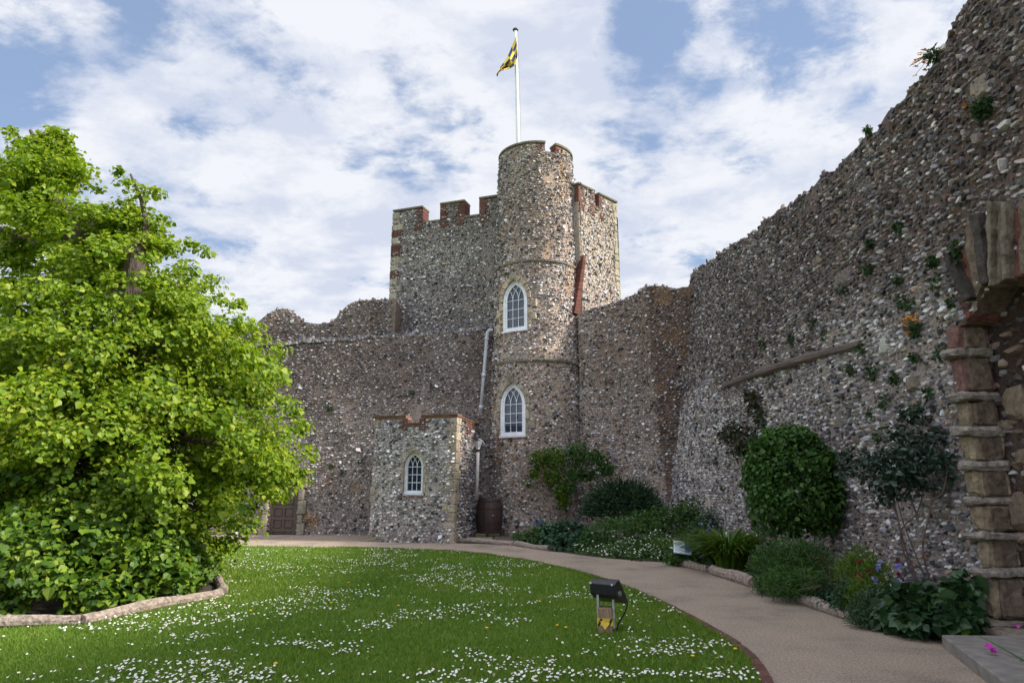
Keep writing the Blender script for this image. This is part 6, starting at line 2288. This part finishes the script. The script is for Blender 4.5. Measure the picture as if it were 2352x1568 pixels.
# ------------------------------------------------------------------ floodlight on the lawn
def floodlight():
    c = gr(1392, 1456)
    K = 1568 / (8.05 * 1.05)     # px per metre at this distance
    ang = R(-12)
    F = frame((c[0], c[1], 0), (math.cos(ang), math.sin(ang), 0))
    root = empty('floodlight', (c[0], c[1], 0), 'black floodlight on a short timber post wrapped with yellow tape', 'floodlight')
    mb = MB()
    mb.rock(-0.085, 0.075, -0.16, 0.0, -0.02, 0.275, F, bev=0.008, jit=0.003)
    mb.build('post', M_POST, root)
    for x in (-0.085, 0.088):
        mb = MB()
        mb.box(x - 0.012, x + 0.012, -0.11, -0.03, 0.06, 0.44, F)
        mb.build('bracket', M_STEEL, root)
    Fp = F
    ah = R(-36)
    F = frame((c[0], c[1] + 0.03, 0.0), (math.cos(ah), math.sin(ah), 0))
    # housing: a tapered box, its glass face looking back and up at the tower
    mb = MB()
    prof = [(0.015, 0.56), (0.06, 0.535), (0.045, 0.42), (-0.01, 0.375), (-0.20, 0.305), (-0.265, 0.32), (-0.06, 0.575)]
    # (outward y, z) outline of the side
    xs = (-0.16, 0.16)
    V = np.array([(x, -y if False else y, z) for x in xs for y, z in prof])
    k = len(prof)
    f = [tuple(range(k))[::-1], tuple(range(k, 2 * k))] + [(i, (i + 1) % k, k + (i + 1) % k, k + i) for i in range(k)]
    mb.add(F(V), f)
    o = mb.build('housing', M_BLACK, root)
    b = o.modifiers.new('edge', 'BEVEL')
    b.width = 0.007
    b.segments = 2
    mb = MB()
    for i in range(7):
        x = -0.13 + i * 0.043
        mb.box(x - 0.003, x + 0.003, 0.03, 0.052, 0.43, 0.50, F)
    mb.build('cooling_fin', M_BLACK, root)
    mb = MB()
    d = nrm(np.array((0, -0.23, -0.245)))
    q = np.array([(x, y, z) for (y, z) in ((-0.072, 0.572), (-0.262, 0.335)) for x in (-0.15, 0.15)])
    q = q + np.array((0, -0.003, 0.003))
    mb.add(F(q), [(0, 1, 3, 2)])
    mb.build('lens', M_GLASS, root)
    mb = MB()
    for x in (-0.14, 0.13):
        mb.tube(F(np.array([(x, 0.05, 0.53), (x, 0.07, 0.535)])), 0.012, 8)
    mb.tube(F(np.array([(0.16, -0.05, 0.43), (0.176, -0.05, 0.43)])), 0.028, 10)
    mb.build('clip', M_STEEL, root)
    F = Fp
    # yellow warning tape tied round the post
    mb = MB()
    mb.box(-0.094, 0.084, -0.169, 0.008, 0.09, 0.165, F, 0)
    mb.build('warning_tape', M_TAPEY, root)
    mb = MB()
    for (xa, xb, s) in ((-0.094, -0.03, 0.05), (0.02, 0.084, -0.04)):
        v = np.array([(xa, 0.010, 0.09), (xa + 0.028, 0.010, 0.09), (xb, 0.010, 0.165), (xb - 0.028, 0.010, 0.165)])
        mb.add(F(v), [(0, 1, 2, 3)])
    v = np.array([(0.0865, -0.02, 0.09), (0.0865, -0.05, 0.09), (0.0865, -0.11, 0.165), (0.0865, -0.08, 0.165)])
    mb.add(F(v), [(0, 1, 2, 3)])
    mb.build('tape_stripe', M_BLACK, root)
    mb = MB()
    mb.add(F(np.array([(-0.06, 0.012, 0.14), (0.05, 0.014, 0.12), (-0.01, 0.03, 0.05)])), [(0, 1, 2)])
    mb.build('loose_tape', M_TAPEY, root)
    mb = MB()
    mb.tube(catmull([F(np.array(p)) for p in ((0.2, -0.14, 0.36), (0.235, -0.2, 0.3), (0.2, -0.16, 0.2), (0.13, -0.08, 0.09), (0.11, -0.06, 0.0))], 5), 0.009, 6)
    mb.build('cable', M_BLACK, root)


floodlight()


# ------------------------------------------------------------------ grass, daisies
def not_in_bed(x, y):
    return in_poly(x, y, LAWN_POLY) & ~in_poly(x, y, np.array(tree_bed))


def grass():
    mb = MB()
    n = 430000
    # denser close to where the grass shows as single blades
    Y = 4.6 + 15 * rng.random(n) ** 2.2
    X = rng.uniform(-1, 1, n) * (Y * 0.80 + 0.4)
    ok = not_in_bed(X, Y) & (X < 2.4)
    X, Y = X[ok], Y[ok]
    n = len(X)
    k = rng.integers(0, len(lawn_edge) - 1, 14000)
    tt = rng.random((14000, 1))
    E_ = lawn_edge[k] * (1 - tt) + lawn_edge[k + 1] * tt
    D_ = nrm(lawn_edge[k + 1] - lawn_edge[k])
    E_ = E_ + np.stack([D_[:, 1], -D_[:, 0]], -1) * (rng.normal(0.035, 0.03, (14000, 1)) * (0.5 + fbm(np.concatenate([E_, E_[:, :1] * 0], 1), 2.0, 2)[:, None]))
    far = (E_[:, 1] < 19.0) & (E_[:, 1] > 5.0)
    X, Y = np.concatenate([X, E_[far, 0]]), np.concatenate([Y, E_[far, 1]])
    n = len(X)
    cl = fbm(np.stack([X, Y, X * 0], -1), 2.2, 3)
    h = (0.022 + 0.03 * rng.random(n)) * (0.6 + 0.8 * cl) * (1 + 0.25 * (Y > 9))
    a = rng.uniform(0, 2 * math.pi, n)
    w = 0.0028 * (1 + 0.10 * Y)
    lean = rng.normal(0, 0.55, (n, 2)) * h[:, None]
    P = np.stack([X, Y, np.full(n, 0.010)], -1)
    s = np.stack([np.cos(a), np.sin(a), a * 0], -1) * w[:, None]
    T = P + np.stack([lean[:, 0], lean[:, 1], h], -1)
    V = np.stack([P - s, P + s, T], 1).reshape(-1, 3)
    mb.add(V, np.arange(3 * n).reshape(n, 3))
    tag(mb.build('grass', M_GRASS), kind='stuff')


grass()


def daisies():
    n = 90000
    Y = 4.9 + 14.2 * rng.random(n) ** 1.25
    X = rng.uniform(-1, 1, n) * (Y * 0.8 + 0.3)
    ok = not_in_bed(X, Y) & (X < 2.35)
    X, Y = X[ok], Y[ok]
    P = np.stack([X, Y, X * 0], -1)
    d = fbm(P, 0.6, 2) * 0.42 + fbm(P * np.array((0.8, 1.3, 1)) + 7, 2.0, 3) * 0.58
    edge = np.where(X > 1.4, -0.03, 0.0) + np.where((Y > 12.5) & (X > 0), -0.10, 0) + np.where((Y > 11.5) & (Y < 15), -0.03, 0)
    p = sstep(0.475, 0.60, d + edge) * 0.42 + 0.008
    ok = rng.random(len(X)) < p
    P = P[ok]
    print('daisies', len(P))
    # keep clear of the floodlight
    c = gr(1392, 1456)
    P = P[np.hypot(P[:, 0] - c[0], P[:, 1] - c[1]) > 0.16]
    order = np.argsort(P[:, 1])
    # nearest that lie inside the frame
    r1 = P[:, 1] * math.cos(TILT) - EYE * math.sin(TILT)
    vis = (np.abs(P[:, 0] / r1) < 0.745) & (P[:, 1] > 6.1)
    near = [i for i in order if vis[i]][:300]
    rest = np.setdiff1d(np.arange(len(P)), near)

    def head(mb, c, r, tilt, k=9):
        N_ = nrm(np.array((tilt[0], tilt[1], 1.0)))
        X_ = nrm(np.cross((0, 1, 0.1), N_))
        Y_ = np.cross(N_, X_)
        a = np.arange(k) * 2 * math.pi / k
        rr = r * np.where(np.arange(k) % 2, 0.86, 1.0)
        ring = c + (np.cos(a) * rr)[:, None] * X_ + (np.sin(a) * rr)[:, None] * Y_ + 0.002 * N_
        V = np.concatenate([[c], ring])
        mb.add(V, [(0, 1 + i, 1 + (i + 1) % k) for i in range(k)], 0)
        ey = c + 0.0035 * N_ + (np.cos(a) * r * 0.33)[:, None] * X_ + (np.sin(a) * r * 0.33)[:, None] * Y_
        mb.add(ey, [tuple(range(k))], 1)
    protos = []
    for v in range(5):
        mb = MB()
        t = rng.normal(0, 0.3, 2) + (0, -0.2)
        head(mb, np.array((t[0] * 0.01, t[1] * 0.01, 0.045 + 0.012 * rng.random())), 0.0118, t, 12)
        mb.tube([(0, 0, 0), (t[0] * 0.005, t[1] * 0.005, 0.04)], 0.0015, 4, 2)
        o = mb.build('daisy', [M_PETAL, M_EYE, M_GSTEM])
        protos.append(o)
    for j, i in enumerate(near):
        o = protos[j] if j < 5 else protos[j % 5].copy()
        if j >= 5:
            COL.objects.link(o)
        o.location = (P[i, 0], P[i, 1], 0.008)
        o.rotation_euler = (0, 0, rng.uniform(-0.9, 0.9))
        s = rng.uniform(0.75, 1.2)
        o.scale = (s, s, rng.uniform(0.8, 1.15))
        tag(o, 'white daisy among those closest to the viewer on the lawn', 'daisy', 'nearest daisies on the lawn')
    mb = MB()
    for i in rest:
        t = rng.normal(0, 0.3, 2) + (0, -0.2)
        head(mb, np.array((P[i, 0], P[i, 1], 0.045 + 0.02 * rng.random())), 0.0125 * rng.uniform(0.65, 1.2), t, 6)
    tag(mb.build('daisy_carpet', [M_PETAL, M_EYE]), kind='stuff')
    # dandelions
    proto = None
    for (x, y) in ((1280, 1447), (1300, 1452), (1592, 1520), (915, 1400), (760, 1393), (632, 1538), (840, 1268), (575, 1412), (1240, 1390), (1118, 1453), (690, 1310), (1005, 1290), (1690, 1503), (800, 1345), (1060, 1320), (650, 1415)):
        g = gr(x, y)
        if proto is None:
            mb = MB()
            mb.lathe([(0.004, 0.04), (0.018, 0.044), (0.02, 0.05), (0.01, 0.056), (0.002, 0.057)], (0, 0, 0), 10)
            mb.tube([(0, 0, 0), (0, 0, 0.042)], 0.002, 4, 1)
            proto = mb.build('dandelion', [M_DAND, M_GSTEM])
            o = proto
        else:
            o = proto.copy()
            COL.objects.link(o)
        o.location = (g[0], g[1], 0.01)
        tag(o, 'single yellow dandelion head in the lawn', 'dandelion', 'dandelions in the lawn')


daisies()
